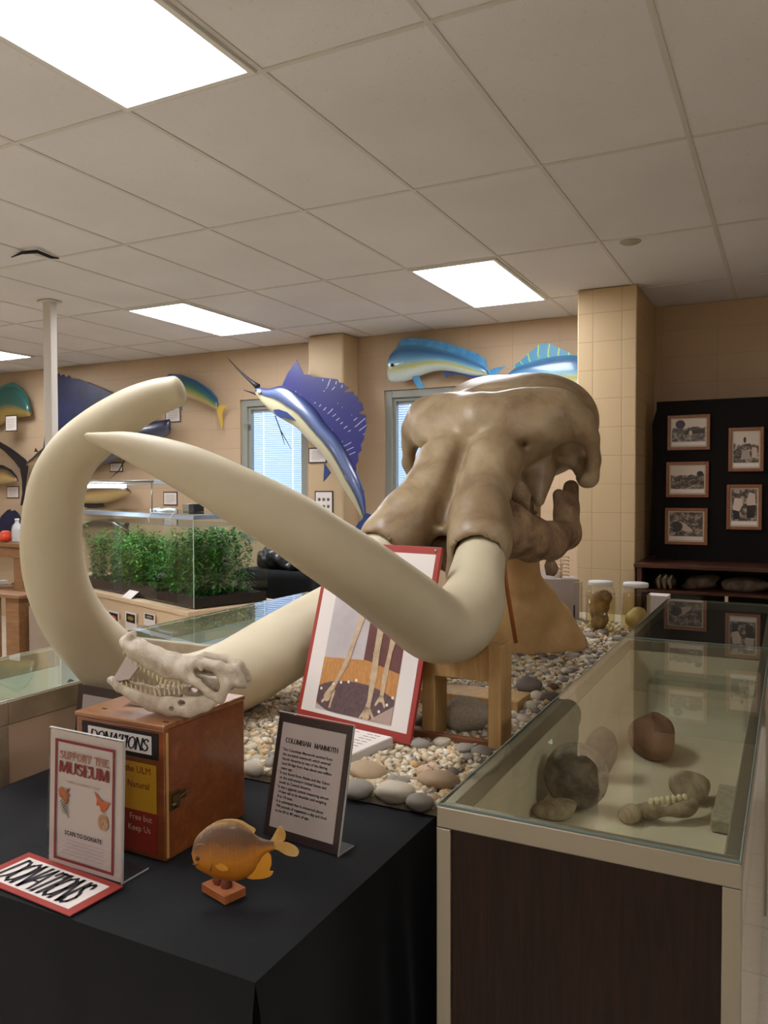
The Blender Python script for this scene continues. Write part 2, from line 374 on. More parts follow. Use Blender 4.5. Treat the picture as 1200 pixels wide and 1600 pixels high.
M['sgrey']=stone_mat('grey river stone',(132,124,112),(160,151,137)); M['sdark']=stone_mat('dark river stone',(100,88,76),(128,114,100)); M['scream']=stone_mat('cream river stone',(190,176,148),(214,202,178)); M['stan']=stone_mat('tan river stone',(168,140,108),(196,172,136)); M['sbig']=stone_mat('grey tan boulder',(140,126,106),(176,162,138),12); M['spink']=stone_mat('pinkish river stone',(196,158,128),(214,184,152)); M['sbrown']=stone_mat('brown river stone',(96,66,46),(120,86,62))
def gravel_mat():
    k=Nd('mixed gravel'); vec,xyz=k.attr(); v=k.coord(); n=k.noise(v,60,4,.6)
    c=k.ramp(xyz[0],[(0,(150,142,128)),(.14,(176,164,142)),(.3,(214,194,156)),(.55,(228,214,184)),(.8,(214,176,118)),(.92,(236,228,208))],'CONSTANT')
    k.link(k.mix(k.math('MULTIPLY',n,.3),c,(140,120,92)),k.b.inputs['Base Color']); k.b.inputs['Roughness'].default_value=.7; return k.m
M['gravel']=gravel_mat(); M['bed']=mat('sandy gravel bed',(150,134,108),.9,c2=(196,180,146),ns=90,bs=90,bst=1)
M['fossil']=bone_mat('brown fossil',(62,48,34),(92,74,54),(118,98,74),.7,16,.5,.8); M['fossilg']=bone_mat('grey fossil bone',(72,62,50),(108,96,78),(138,124,100),.7,30,.6,.9); M['paleb']=bone_mat('pale fossil bone',(118,100,74),(160,142,112),(190,174,144),.6,20,.4,.6)
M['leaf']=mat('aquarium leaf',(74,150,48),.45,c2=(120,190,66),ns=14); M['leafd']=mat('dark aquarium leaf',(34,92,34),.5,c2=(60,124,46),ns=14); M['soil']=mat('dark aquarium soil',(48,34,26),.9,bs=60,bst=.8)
M['water']=glass('aquarium water surface',(238,248,246),1.33); M['tanklamp']=emit('lit tank lamp',(235,245,255),14)
M['lid']=mat('white plastic lid',(218,214,206),.45); M['specimen']=bone_mat('brown preserved specimen',(96,70,38),(140,108,62),(168,138,88),.5,14,.3,.3); M['specpale']=mat('pale preserved specimen',(196,178,124),.45); M['liquid']=glass('pale specimen liquid',(246,238,214),1.33)
M['greybox']=mat('pale grey box',(166,154,146),.7); M['bluecard']=mat('pale blue print',(130,180,214),.5,c2=(196,216,226),ns=6)
M['photoframe']=wood('brown picture frame wood',(126,76,42),(156,100,60),.4,(6,6,6),5)
def photo_mat(i,hor):
    k=Nd('sepia photo print'); vec,xyz=k.attr(); mp=k.new('ShaderNodeMapping'); mp.inputs['Location'].default_value=(i*3.7,i*1.3,0); k.link(vec,mp.inputs[0])
    n=k.noise(mp.outputs[0],5,6,.65,.8); n2=k.noise(mp.outputs[0],14,5,.7)
    g=k.ramp(k.math('ADD',n,k.math('MULTIPLY',k.math('SUBTRACT',n2,.5),.5)),[(.34,(44,36,32)),(.5,(104,90,78)),(.66,(186,170,150))])
    sk=k.math('GREATER_THAN',k.math('ADD',xyz[1],k.math('MULTIPLY',k.math('SUBTRACT',n,.5),.35)),hor)
    k.link(k.mix(sk,g,(206,190,168)),k.b.inputs['Base Color']); k.b.inputs['Roughness'].default_value=.3; return k.m

# ------------------------------------------------------------------ lettering
GL={ # stroke letters on a 1-high box: list of polylines; width last
'A':([[(0,0),(.36,1),(.72,0)],[(.14,.36),(.58,.36)]],.72),'B':([[(.08,0),(.08,1)],[(.08,1),(.4,.98),(.5,.77),(.4,.55),(.08,.53)],[(.4,.53),(.58,.28),(.45,.02),(.08,0)]],.6),
'C':([[(.64,.8),(.5,.97),(.32,1),(.12,.85),(.04,.5),(.12,.15),(.32,0),(.5,.03),(.64,.2)]],.68),'D':([[(.08,0),(.08,1)],[(.08,1),(.4,.97),(.6,.8),(.68,.5),(.6,.2),(.4,.03),(.08,0)]],.72),
'E':([[(.08,0),(.08,1)],[(.08,1),(.55,1),(.55,.86)],[(.08,.52),(.42,.52)],[(.08,0),(.56,0),(.58,.16)]],.6),'F':([[(.08,0),(.08,1)],[(.08,1),(.55,1),(.55,.86)],[(.08,.52),(.42,.52)]],.56),
'H':([[(.08,0),(.08,1)],[(.62,0),(.62,1)],[(.08,.52),(.62,.52)]],.7),'I':([[(.14,0),(.14,1)]],.28),'L':([[(.08,0),(.08,1)],[(.08,0),(.54,0),(.57,.18)]],.58),
'M':([[(.06,0),(.1,1)],[(.1,1),(.42,.05),(.74,1)],[(.74,1),(.78,0)]],.84),'N':([[(.08,0),(.08,1)],[(.08,1),(.62,0)],[(.62,0),(.62,1)]],.7),
'O':([[(.36,1),(.14,.87),(.04,.5),(.14,.13),(.36,0),(.58,.13),(.68,.5),(.58,.87),(.36,1)]],.72),'P':([[(.08,0),(.08,1)],[(.08,1),(.42,.98),(.54,.75),(.42,.5),(.08,.48)]],.56),
'R':([[(.08,0),(.08,1)],[(.08,1),(.42,.98),(.53,.76),(.42,.53),(.08,.5)],[(.3,.5),(.64,0)]],.64),'S':([[(.48,.82),(.4,.96),(.26,1),(.1,.9),(.08,.74),(.2,.6),(.4,.48),(.52,.32),(.46,.1),(.28,0),(.12,.04),(.04,.18)]],.56),
'T':([[(.32,0),(.32,1)],[(.02,.84),(.04,1),(.6,1),(.62,.84)]],.64),'U':([[(.08,1),(.08,.25),(.2,.04),(.36,0),(.52,.06),(.62,.25),(.62,1)]],.7),' ':([],.36)}
def letters(mb,text,o,u,v,n,size,width=None,thick=.15,thin=.05,serif=True,slant=0.,sy=1.,mi=0,center=False,track=.08):
    """serif stroke letters on a plane: o lower-left, u right, v up, n off the sheet"""
    tot=sum(GL[c][1]+track for c in text); k=size if width is None else width/tot
    x=-tot*k/2 if center else 0
    def bar(p,q,w):
        p=np.array(p);q=np.array(q);d=q-p;L=np.hypot(*d)
        if L<1e-6:return
        d=d/L; nn=np.array([-d[1],d[0]])*w/2; p=p-d*w*.25; q=q+d*w*.25
        pts=[p-nn,q-nn,q+nn,p+nn]
        W_=[o+u*(x+(a*1+b*slant)*k)+v*(b*size*sy)+n*.0006 for a,b in pts]
        mb.add(W_,[(0,1,2,3)],False,mi)
    for c in text:
        polys,w=GL[c]
        for pl in polys:
            for a,b in zip(pl[:-1],pl[1:]):
                dx,dy=abs(b[0]-a[0]),abs(b[1]-a[1]); f=dy/(dx+dy+1e-6)
                bar(a,b,thin+(thick-thin)*f)
            if serif and len(pl)==2:
                for e in pl:
                    if e[1] in (0,1): bar((e[0]-.11,e[1]+(-.02 if e[1]==1 else .02)),(e[0]+.11,e[1]+(-.02 if e[1]==1 else .02)),.04)
        x+=(w+track)*k
def ftext(name,text,o,u,v,n,size,mat_,parent,align='LEFT',space=1.,bold=.0,line=1.):
    cu=bpy.data.curves.new(name,'FONT'); cu.body=text; cu.size=size; cu.align_x=align; cu.space_character=space; cu.space_line=line; cu.offset=bold; cu.resolution_u=2; cu.fill_mode='FRONT'
    t=bpy.data.objects.new('t',cu); col.objects.link(t)
    me=bpy.data.meshes.new_from_object(t.evaluated_get(bpy.context.evaluated_depsgraph_get()))
    V=[o+u*q.co.x+v*q.co.y+n*.0006 for q in me.vertices]; F=[tuple(p.vertices) for p in me.polygons]
    bpy.data.objects.remove(t); bpy.data.meshes.remove(me)
    return mkobj(name,V,F,mat_,parent,False)

ZC=1.405; FLOOR=-H; TT=-.80; CT=-.572      # ceiling, floor, table top, case top relative to the eye
X_,Y_,Z_=A(1,0,0),A(0,1,0),A(0,0,1)
GX=lambda a: -2.209+.61*a
GY=lambda b: 2.234+(b-1)*1.2
# ------------------------------------------------------------------ the setting
RX0,RX1,RY0,RY1=-10.6,4.3,-4.2,6.5
struct(MB().box(RX0,RX1,RY0,RY1+.3,FLOOR-.1,FLOOR).build('floor',M['floor']))
struct(MB().box(RX0,RX1,RY0,RY1+.3,ZC+.003,ZC+.1).build('ceiling',M['ceil']))
g=MB()
a=-13
while GX(a)<RX1:
    if GX(a)>RX0: g.box(GX(a)-.010,GX(a)+.010,RY0,RY1,ZC-.0015,ZC+.003)
    a+=1
b=-4
while GY(b)<RY1:
    if GY(b)>RY0: g.box(RX0,RX1,GY(b)-.010,GY(b)+.010,ZC-.0016,ZC+.003)
    b+=1
struct(g.build('trim_1',M['tbar']))
WIN=[(-4.945,-4.147),(-3.318,-2.52)]; WZ0,WZ1=-.52,.90
g=MB(); xs=[RX0]+[q for w in WIN for q in w]+[RX1]
for i in range(0,len(xs),2): g.box(xs[i],xs[i+1],RY1,RY1+.2,FLOOR,ZC)
for a,b in WIN: g.box(a,b,RY1,RY1+.2,FLOOR,WZ0); g.box(a,b,RY1,RY1+.2,WZ1,ZC)
struct(g.build('wall_back',M['wall']))
struct(MB().box(RX0-.2,RX0,RY0,RY1+.2,FLOOR,ZC).build('wall_left',M['wall_side']))
struct(MB().box(RX1,RX1+.2,RY0,RY1+.2,FLOOR,ZC).build('wall_right',M['wall_side']))
struct(MB().box(RX0-.2,RX1+.2,RY0-.2,RY0,FLOOR,ZC).build('wall_front',M['wall']))
struct(MB().box(-1.362,-.955,5.69,RY1,FLOOR,ZC,b=.008).build('wall_pillar',M['pillar']))
struct(MB().box(-3.965,-3.585,6.225,RY1,FLOOR,ZC,b=.02).build('wall_pilaster',M['pilaster']))
for i,(a,b) in enumerate(WIN):
    o=MB(); fr=.07
    for (x0,x1,z0,z1) in ((a,a+fr,WZ0,WZ1),(b-fr,b,WZ0,WZ1),(a+fr,b-fr,WZ1-fr,WZ1),(a+fr,b-fr,WZ0,WZ0+fr)):
        o.box(x0,x1,RY1+.02,RY1+.11,z0,z1,b=.004)
    for (x0,x1,z0,z1) in ((a+fr,a+fr+.03,WZ0+fr,WZ1-fr),(b-fr-.03,b-fr,WZ0+fr,WZ1-fr),(a+fr+.03,b-fr-.03,WZ1-fr-.03,WZ1-fr),(a+fr+.03,b-fr-.03,WZ0+fr,WZ0+fr+.03)):
        o.box(x0,x1,RY1+.045,RY1+.1,z0,z1,b=.003)
    w=struct(o.build('window_%d'%(i+1),M['winframe']))
    MB().box(a+.09,b-.09,RY1+.07,RY1+.076,WZ0+.09,WZ1-.09).build('pane',M['glass'],w)
    bl=MB(); z=WZ0+.1
    while z<WZ1-.1:
        Lb=b-a-.2
        for f0,f1 in ((0,.2),(.2,.78),(.78,1)): bl.fbox(A(a+.1+f0*Lb+(.004 if f0 else 0),RY1+.088,z),X_,unit(A(0,.57,.82)),unit(A(0,-.82,.57)),(f1-f0)*Lb-(.004 if f0 else 0)-(.004 if f1<1 else 0),.0238,.0006)
        z+=.0215
    bl_o=bl.build('blind_slats',M['blind'],w)
    cd=MB()
    for f in (.2,.78): cd.box(a+.1+f*(b-a-.2)-.0008,a+.1+f*(b-a-.2)+.0008,RY1+.083,RY1+.0845,WZ0+.1,WZ1-.1)
    cd.build('ladder_cord',M['white'],bl_o)
    MB().box(a+.1,b-.1,RY1+.085,RY1+.115,WZ1-.125,WZ1-.1).build('head_rail',M['white'],bl_o)
    if i==0:
        c=PY(389,663,RY1+.015); l=MB(); l.lathe(c,[(0,.0),(.012,.0),(.012,.02),(0,.02)],10,0,A(0,-1,0)); l.fbox(c+A(-.035,-.02,-.006),X_,A(0,-1,0),Z_,.07,.012,.012)
        l.fbox(c+A(-.004,-.02,-.035),X_,A(0,-1,0),Z_,.01,.01,.07); l.build('latch',M['alu'],w)

# ceiling lights: panels set in the grid
def light(a,b,label):
    x0,x1,y0,y1=GX(a),GX(a+1),GY(b),GY(b+1)
    t=thing('ceiling_light',label,'ceiling light',((x0+x1)/2,(y0+y1)/2,ZC-.03),'fluorescent ceiling panels')
    f=MB(); e=.035
    for q in ((x0+.013,x0+e,y0+.013,y1-.013),(x1-e,x1-.013,y0+.013,y1-.013),(x0+e,x1-e,y0+.013,y0+e),(x0+e,x1-e,y1-e,y1-.013)): f.box(q[0],q[1],q[2],q[3],ZC-.012,ZC+.002)
    f.build('frame',M['white'],t); MB().box(x0+e,x1-e,y0+e,y1-e,ZC-.006,ZC+.001).build('diffuser',M['lamp'],t)
light(0,0,'large lit ceiling panel overhead, nearest of the lights'); light(0,3,'lit ceiling panel above the mammoth skull, beside the block pillar')
light(-4,3,'lit ceiling panel above the curved tusk tip, middle of the back row'); light(-9,3,'lit ceiling panel at the far left edge behind the white pole')
for k,(a,b) in enumerate([(-4,0),(-9,0),(0,-3),(-4,-3),(-9,-3),(5,-3),(7,0)]): light(a,b,'unseen lit ceiling panel, repeating the rows or added on the right for brightness')  # rows continue out of view; last panel added to brighten the back right
p=thing('pole','slender square white pole running from floor to ceiling',"pole",(-4.93,4.18,FLOOR))
MB().box(-4.965,-4.885,4.15,4.21,FLOOR,ZC-.01,b=.004).build('shaft',mat('cream painted steel',(206,198,184),.5),p)
MB().box(-4.99,-4.86,4.125,4.235,ZC-.012,ZC-.002).build('top_plate',M['tbar'],p)
c=PZ(65,398,ZC-.02)
q=MB(); q.tube([PZ(18,402,ZC-.01),PZ(34,395,ZC-.02),PZ(58,393,ZC-.025),PZ(80,402,ZC-.012),PZ(92,404,ZC-.004)],[.003,.009,.011,.009,.003],10)
tag(q.build('tile_gap_shade',M['black']),'black curved strip standing in for the shaded gap of a displaced ceiling tile at left','ceiling cover')  # shade in the gap of a displaced tile, modelled as a black strip
q=MB(); q.lathe(PZ(985,378,ZC),[(.0,-.008),(.05,-.007),(.06,0)],24); tag(q.build('smoke_detector',mat('ceiling disc paint',(176,166,150),.7)),'small round cover on the ceiling in front of the pillar','ceiling cover')

# ------------------------------------------------------------------ glass display cases
def rails(mb,x0,x1,y0,y1,z1,h,w,mi=0):
    mb.box(x0,x1,y0,y0+w,z1-h,z1,mi,b=.003); mb.box(x0,x1,y1-w,y1,z1-h,z1,mi,b=.003)
    mb.box(x0,x0+w,y0+w,y1-w,z1-h,z1,mi,b=.003); mb.box(x1-w,x1,y0+w,y1-w,z1-h,z1,mi,b=.003)
def show_case(name,label,x0,x1,y0,y1,panel,frame,deckdrop,rail_h=.04,w=.028,trims=True,inside=None,aisle=None,edge='edge'):
    t=thing(name,label,'display case',((x0+x1)/2,(y0+y1)/2,FLOOR),None)
    inside=inside or M['cream']
    f=MB(); rails(f,x0,x1,y0,y1,CT-.004,rail_h,w)
    if trims:
        for (a,b) in ((x0,y0),(x1-w,y0),(x0,y1-w),(x1-w,y1-w)): f.box(a,a+w,b,b+w,FLOOR,CT-.004-rail_h,b=.002)
    f.build('metal_frame',frame,t)
    pn=MB(); z1=CT-.004-rail_h; e=.006
    pn.box(x0+w-.001,x1-w+.001,y0+e,y0+e+.016,FLOOR+.01,z1); pn.box(x0+w-.001,x1-w+.001,y1-e-.016,y1-e,FLOOR+.01,z1)
    pn.box(x0+e,x0+e+.016,y0+w-.001,y1-w+.001,FLOOR+.01,z1); (MB().box(x1-e-.016,x1-e,y0+w-.001,y1-w+.001,FLOOR+.01,z1).build('aisle_panel',aisle,t) if aisle else pn.box(x1-e-.016,x1-e,y0+w-.001,y1-w+.001,FLOOR+.01,z1))
    pn.build('side_panels',panel,t)
    d=MB(); zd=CT-deckdrop; d.box(x0+.03,x1-.03,y0+.03,y1-.03,zd-.02,zd)
    d.box(x0+.0225,x0+.03,y0+.03,y1-.03,zd-.02,z1); d.box(x1-.03,x1-.0225,y0+.03,y1-.03,zd-.02,z1); d.box(x0+.03,x1-.03,y0+.0225,y0+.03,zd-.02,z1); d.box(x0+.03,x1-.03,y1-.03,y1-.0225,zd-.02,z1)
    d.build('lined_deck',inside,t)
    if aisle: MB().box(x1-.031,x1-.0302,y0+.031,y1-.031,zd+.0005,z1-.001).build('inner_wall',mat('pale inner wall',(196,202,192),.3),t)
    gl=MB(); gl.box(x0+.004,x1-.004,y0+.004,y1-.004,CT-.0035,CT); gl.build('glass_top',M['topglass'],t)
    ed=MB(); q=.003
    ed.box(x0+.002,x0+.004,y0+.002,y1-.002,CT-.004,CT); ed.box(x1-.004,x1-.002,y0+.002,y1-.002,CT-.004,CT); ed.box(x0+.004,x1-.004,y0+.002,y0+.004,CT-.004,CT); ed.box(x0+.004,x1-.004,y1-.004,y1-.002,CT-.004,CT)
    ed.build('glass_edge',M[edge],t)
    return t
M['aisle']=mat('side panel with painted floor reflection',(214,200,176),.18,c2=(196,182,158),ns=60,coat=.5)  # pale floor reflection in the aisle side, painted into the panel colour
M['edgel']=mat('pale glass edge',(206,216,202),.3)
M['lining']=mat('pale green white lining',(214,218,202),.7)
RC=(-.569,-.060)
show_case('display_case','dark walnut glass-topped display case with fossils, nearest on the right',RC[0],RC[1],1.321,3.16,M['dwood'],M['alu'],.20,aisle=M['aisle'])
show_case('display_case','farther glass-topped display case on the right, towards the photo board',RC[0],RC[1],3.165,4.36,M['dwood'],M['alu'],.26,aisle=M['aisle'],inside=mat('grey case lining',(92,82,74),.8))
LC=(-2.40,-1.89)
show_case('display_case','beige glass-topped display case at the left edge beside the donation table',LC[0],LC[1],1.42,2.10,M['beige'],M['band'],.16,.065,.03,inside=M['lining'],edge='edgel')
MB().box(-2.365,-1.925,2.03,2.05,CT-.159,CT-.006).build('end_panel',M['white'],[o for o in bpy.data.objects if o.name=='display_case.002'][0])
t=show_case('display_case','long beige glass-topped display case behind the crocodile skull and below the aquarium',LC[0],LC[1],2.30,3.75,M['beige'],M['band'],.14,.065,.03,inside=M['lining'],edge='edgel')
# ------------------------------------------------------------------ near table under a black cloth
def tablecloth():
    x0,x1,y0,y1=-1.885,-.765,1.035,1.765
    s=MB(); n=70; random.seed(4)
    def edge(t):  # perimeter: front then right side
        if t<1: return A(x0+(x1-x0)*t,y0,0),A(0,-1,0)
        return A(x1,y0+(y1-y0)*(t-1),0),A(1,0,0)
    NX,NY=40,28; vs=[]
    for j in range(NY+1):
        for i in range(NX+1):
            x=x0+(x1-x0)*i/NX; y=y0+(y1-y0)*j/NY
            vs.append(A(x,y,TT+.0012*mnoise.noise((x*5,y*5,0))))
    fs=[(j*(NX+1)+i,j*(NX+1)+i+1,(j+1)*(NX+1)+i+1,(j+1)*(NX+1)+i) for j in range(NY) for i in range(NX)]
    s.add(vs,fs,True)
    for side in (0,1,2):
        cols=90; rows=16; vs=[]
        for r in range(rows+1):
            h=r/rows
            for c in range(cols+1):
                u=c/cols
                if side==0: p,nn=A(x0+(x1-x0)*u,y0,0),A(0,-1,0)
                elif side==1: p,nn=A(x1,y0+(y1-y0)*u,0),A(1,0,0)
                else: p,nn=A(x0+(x1-x0)*u,y1,0),A(0,1,0)
                w=.5+.5*math.sin(u*26+side*2+1.3*math.sin(u*9)); corner=max(0,1-min(u,1-u)*9)
                out=.006+h**1.2*(.018*w+.03*corner)*(0.3 if side==2 else 1)
                if side==1: out=.006+h*(.03+.03*w)
                vs.append(A(p[0],p[1],TT-.004-(-FLOOR+TT-.006)*h if h>0 else TT)+nn*(out if h>0 else 0))
        fs=[(r*(cols+1)+c,r*(cols+1)+c+1,(r+1)*(cols+1)+c+1,(r+1)*(cols+1)+c) for r in range(rows) for c in range(cols)]
        s.add(vs,fs,True)
    return s.build('cloth_covered_table',M['cloth'])
tag(tablecloth(),'black cloth-covered table in the foreground holding the donation box and signs','table')
pl=thing('display_platform','low wide platform under the river stones, between the glass cases','platform',(-1.23,3.4,FLOOR))
MB().box(-1.885,-.575,1.80,5.15,FLOOR,TT-.012).build('body',M['cloth'],pl)
MB().box(-1.885,-.575,1.80,5.15,TT-.012,TT+.004).build('gravel_bed',M['bed'],pl)
# ------------------------------------------------------------------ the mammoth skull, tusks, mandible and stand
MX=-1.15                                   # the skull's plane of symmetry, facing the viewer's side of the room
skull=thing('mammoth_skull','huge tan mammoth skull cast facing forward above the river stones','skull',(MX,3.1,TT+.02))
def S(px,py,D): q=P(px,py,D); return A(abs(q[0]-MX),q[1],q[2])
sk=SDF((-.52,2.45,-.36),(.52,4.0,.66),.0115,o=A(MX,0,0),sym=0)
sk.add(sk.ell((0,3.53,.28),(.36,.36,.235)),.05)
sk.add(sk.ell((.12,3.60,.31),(.26,.28,.215)),.06)
sk.add(sk.ell((0,3.55,.22),(.34,.33,.19)),.04)
sk.add(sk.cone((.0,3.14,.265),(.20,3.20,.255),.14,.135),.05)                       # face below the nasal opening
sk.chain([(.085,3.18,.18),(.098,2.98,.09),(.105,2.86,-.01),(.14,2.74,-.11),(.176,2.645,-.19)],[.125,.112,.104,.110,.116],.04)   # tusk sheath
sk.add(sk.cone((.15,2.74,-.12),(.12,2.66,-.30),.09,.075),.04)
sk.add(sk.cone((0,3.0,.12),(0,2.74,-.14),.07,.04),.04)
sk.chain([(.16,3.22,.31),(.28,3.26,.30),(.36,3.30,.26),(.395,3.31,.20)],[.12,.105,.07,.042],.05)     # brow
sk.chain([(.37,3.30,.27),(.41,3.32,.21),(.418,3.33,.12),(.395,3.37,.050)],[.045,.036,.034,.044],.02)   # cheek arch
sk.chain([(.385,3.36,.045),(.36,3.44,.06),(.33,3.55,.12)],[.036,.04,.06],.03)
sk.add(sk.cone((.17,3.38,.16),(.215,3.24,-.045),.125,.032,(.9,1,1)),.04)             # palate wedge
sk.sub(sk.ell((0,3.17,.436),(.27,.11,.026)),.012)
sk.sub(sk.cone((0,2.98,.20),(0,2.74,-.10),.012,.03),.06)
sk.sub(sk.cone((.208,2.48,-.30),(.150,2.84,-.08),.090,.074),.012)                  # tusk sockets
sk.sub(sk.cone((0,2.95,-.06),(0,2.6,-.36),.04,.035,(.6,1,1)),.04)

sk.sub(sk.ell((.34,3.14,.105),(.11,.21,.085)),.02)
sk.sub(sk.ell((.322,3.36,.125),(.075,.14,.098)),.012)
def hit(f,px,py):
    for D in np.arange(2.4,4.2,.004):
        q=S(px,py,D); i=np.round((q-f.lo)/f.h).astype(int)
        if (i>=0).all() and (i<f.n).all() and f.d[tuple(i)]<0: return D,q
    return 3.2,S(px,py,3.2)
D_,q=hit(sk,816,692); sk.sub(sk.cone(S(815,692,D_-.03),S(818,694,D_+.03),.019,.014,(1,1,.8)),.012)
sk.add(sk.cone(S(806,680,hit(sk,806,680)[0]+.012),S(834,676,hit(sk,834,676)[0]+.012),.016,.018),.03)
SKV,SKF=sk.mesh(2)
mkobj('cranium',SKV,SKF,M['skull'],skull,True)
mol=SDF((-.25,2.9,-.35),(.25,3.5,.1),.008,o=A(MX,0,0),sym=0)
mol.add(mol.cone(S(806,764,3.12),S(826,790,3.12),.040,.034),.01); mol.add(mol.cone(S(812,770,3.2),S(836,800,3.2),.032,.014),.02)
mv,mf=mol.mesh(1)
for sg in (1,-1):
    kp=np.array([(mv[f,0]-MX).mean()*sg>0 for f in mf]); ff=mf[kp]; us=np.unique(ff); rm=np.full(len(mv),-1); rm[us]=np.arange(len(us)); mkobj('molar',mv[us],rm[ff],M['tooth'],skull,True)
mand=thing('mammoth_jaw','brown pitted lower jaw bone below the mammoth skull','jaw bone',(MX,3.1,-.36))
jw=SDF((-.42,2.75,-.42),(.42,3.75,.12),.0095,o=A(MX,0,0),sym=0)
jw.chain([A(.02,2.86,-.24),S(795,835,3.0),S(830,842,3.13),S(862,845,3.25),S(888,832,3.34)],[.085,.085,.088,.075,.065],.03,(.8,1,1))
jw.add(jw.cone(S(808,815,3.02),S(800,805,3.0),.06,.05),.03)
jw.chain([S(882,838,3.34),S(879,805,3.36),S(873,773,3.36)],[.055,.036,.026],.02)
jw.chain([S(888,835,3.36),S(890,795,3.40),S(892,762,3.42)],[.052,.038,.034],.025)
jw.add(jw.cone(S(883,802,3.37),S(882,780,3.39),.038,.030),.02)
jw.build('jaw_bone',M['jaw'],mand,1)
MB().tube([P(859,872,3.25),P(860,882,3.25),P(863,893,3.25),P(868,897,3.25)],[.012,.026,.03,.012],12).build('support_post',M['jaw'],mand)

def catmull(pts,n):
    pts=[np.array(q,float) for q in pts]; pts=[2*pts[0]-pts[1]]+pts+[2*pts[-1]-pts[-2]]; out=[]
    for i in range(1,len(pts)-2):
        for j in range(n):
            t=j/n; a,b,c,d=pts[i-1:i+3]
            out.append(.5*((2*b)+(-a+c)*t+(2*a-5*b+4*c-d)*t*t+(-a+3*b-3*c+d)*t**3))
    out.append(pts[-2]); return out
def tusk(name,label,spec,tip):
    pr=[list(P(x,y,D))+[hw*D/FPX] for x,y,hw,D in spec]
    c=catmull(pr,7); pts=[q[:3] for q in c]; rr=[max(q[3],.003) for q in c]
    T=unit(pts[-1]-pts[-2]); r=rr[-1]
    for k in range(1,7):
        a=k/6*math.pi/2; pts.append(c[-1][:3]+T*r*tip*math.sin(a)); rr.append(max(r*math.cos(a),.0006))
    return tag(MB().tube(pts,rr,40).build(name,M['tusk']),label,'tusk')
tusk('mammoth_tusk','long pale tusk crossing in front, its sharp tip pointing left',
 [(757,835,35,2.89),(751,868,39,2.78),(744,905,44,2.65),(738,940,51,2.52),(716,972,57,2.38),(680,978,57,2.29),(635,945,56,2.17),(570,897,54,2.02),(510,857,52,1.92),(454,819,50,1.86),(375,775,45,1.81),(290,731,37,1.79),(210,700,24.5,1.80),(160,687,12,1.82),(140,682,6,1.83)],1.4)
tusk('mammoth_tusk','big curled tusk sweeping round at left, its blunt end uppermost',
 [(626,828,33,3.04),(600,862,39,2.94),(575,903,42,2.94),(545,945,48,2.98),(490,982,53,2.96),(430,1018,56,2.88),(360,1058,57,2.75),(290,1078,56,2.58),(210,1060,53,2.42),(142,1003,49,2.3),(100,940,47,2.22),(81,860,46,2.18),(88,770,43,2.15),(112,715,40,2.12),(152,676,38,2.1),(202,642,34,2.1),(242,622,29,2.1),(277,611,24,2.1)],.5)
ped=SDF((-.75,2.9,-.81),(.72,4.7,.12),.014,o=A(MX,0,0))
def Q(px,py,D): return P(px,py,D)-A(MX,0,0)
ped.add(ped.cone(Q(812,850,3.75),Q(815,915,3.8),.08,.085),.02)
ped.chain([Q(812,905,3.85),Q(832,940,3.9),Q(862,972,3.95),Q(905,1006,4.0)],[.09,.11,.10,.045],.04)
ped.chain([Q(806,915,3.85),Q(800,960,3.9),Q(800,1010,3.95)],[.10,.16,.22],.04)
ped.add(ped.ell(Q(840,1008,3.98),(.24,.16,.14)),.05)
ped.add(ped.cone(Q(812,905,3.85),A(0,3.62,.1),.09,.12),.03)
ped.d=np.maximum(ped.d,(TT+.008)-ped.q[...,2])
tag(ped.build('skull_pedestal',M['pedestal']),'rough tan pedestal spreading onto the stones under the mammoth skull','pedestal')
tag(MB().tube([P(786,868,2.97),P(793,925,3.0),P(806,1004,3.05)],.0085,8).build('strap',M['orange']),'thin orange strap hanging beside the tusk in front of the pedestal','strap')

# lumber stand under the near tusk
st=thing('tusk_stand','pale lumber stand under the bend of the near tusk','stand',(-.95,2.4,TT))
def lum(name,o,u,v,w,a,b,c,m='lumber',bv=.003): return MB().fbox(o,u,v,w,a,b,c,0,bv).build(name,M[m],st)
zt=PX(783,1010,PZ(783,1172,TT+.02)[0])[2]
c0=PZ(783,1172,TT+.02); x1=c0[0]; y0=c0[1]
lum('post',A(x1-.042,y0,TT+.004),X_,Y_,Z_,.042,.10,zt-TT-.004)
xl=PY(655,1120,y0)[0]
lum('post',A(xl,y0+.02,TT+.004),X_,Y_,Z_,.045,.10,zt-TT-.02)
lum('crossbeam',A(xl+.046,y0+.012,zt-.115),X_,Y_,Z_,x1-.043-xl-.046,.05,.115)
lum('base_board',A(xl-.03,y0+.006,TT+.004),X_,Y_,Z_,x1-.043-xl+.03,.02,.035,'redboard')
lum('rear_rail',A(xl-.30,y0+.42,TT+.004),X_,Y_,Z_,x1-xl+.22,.15,.05)

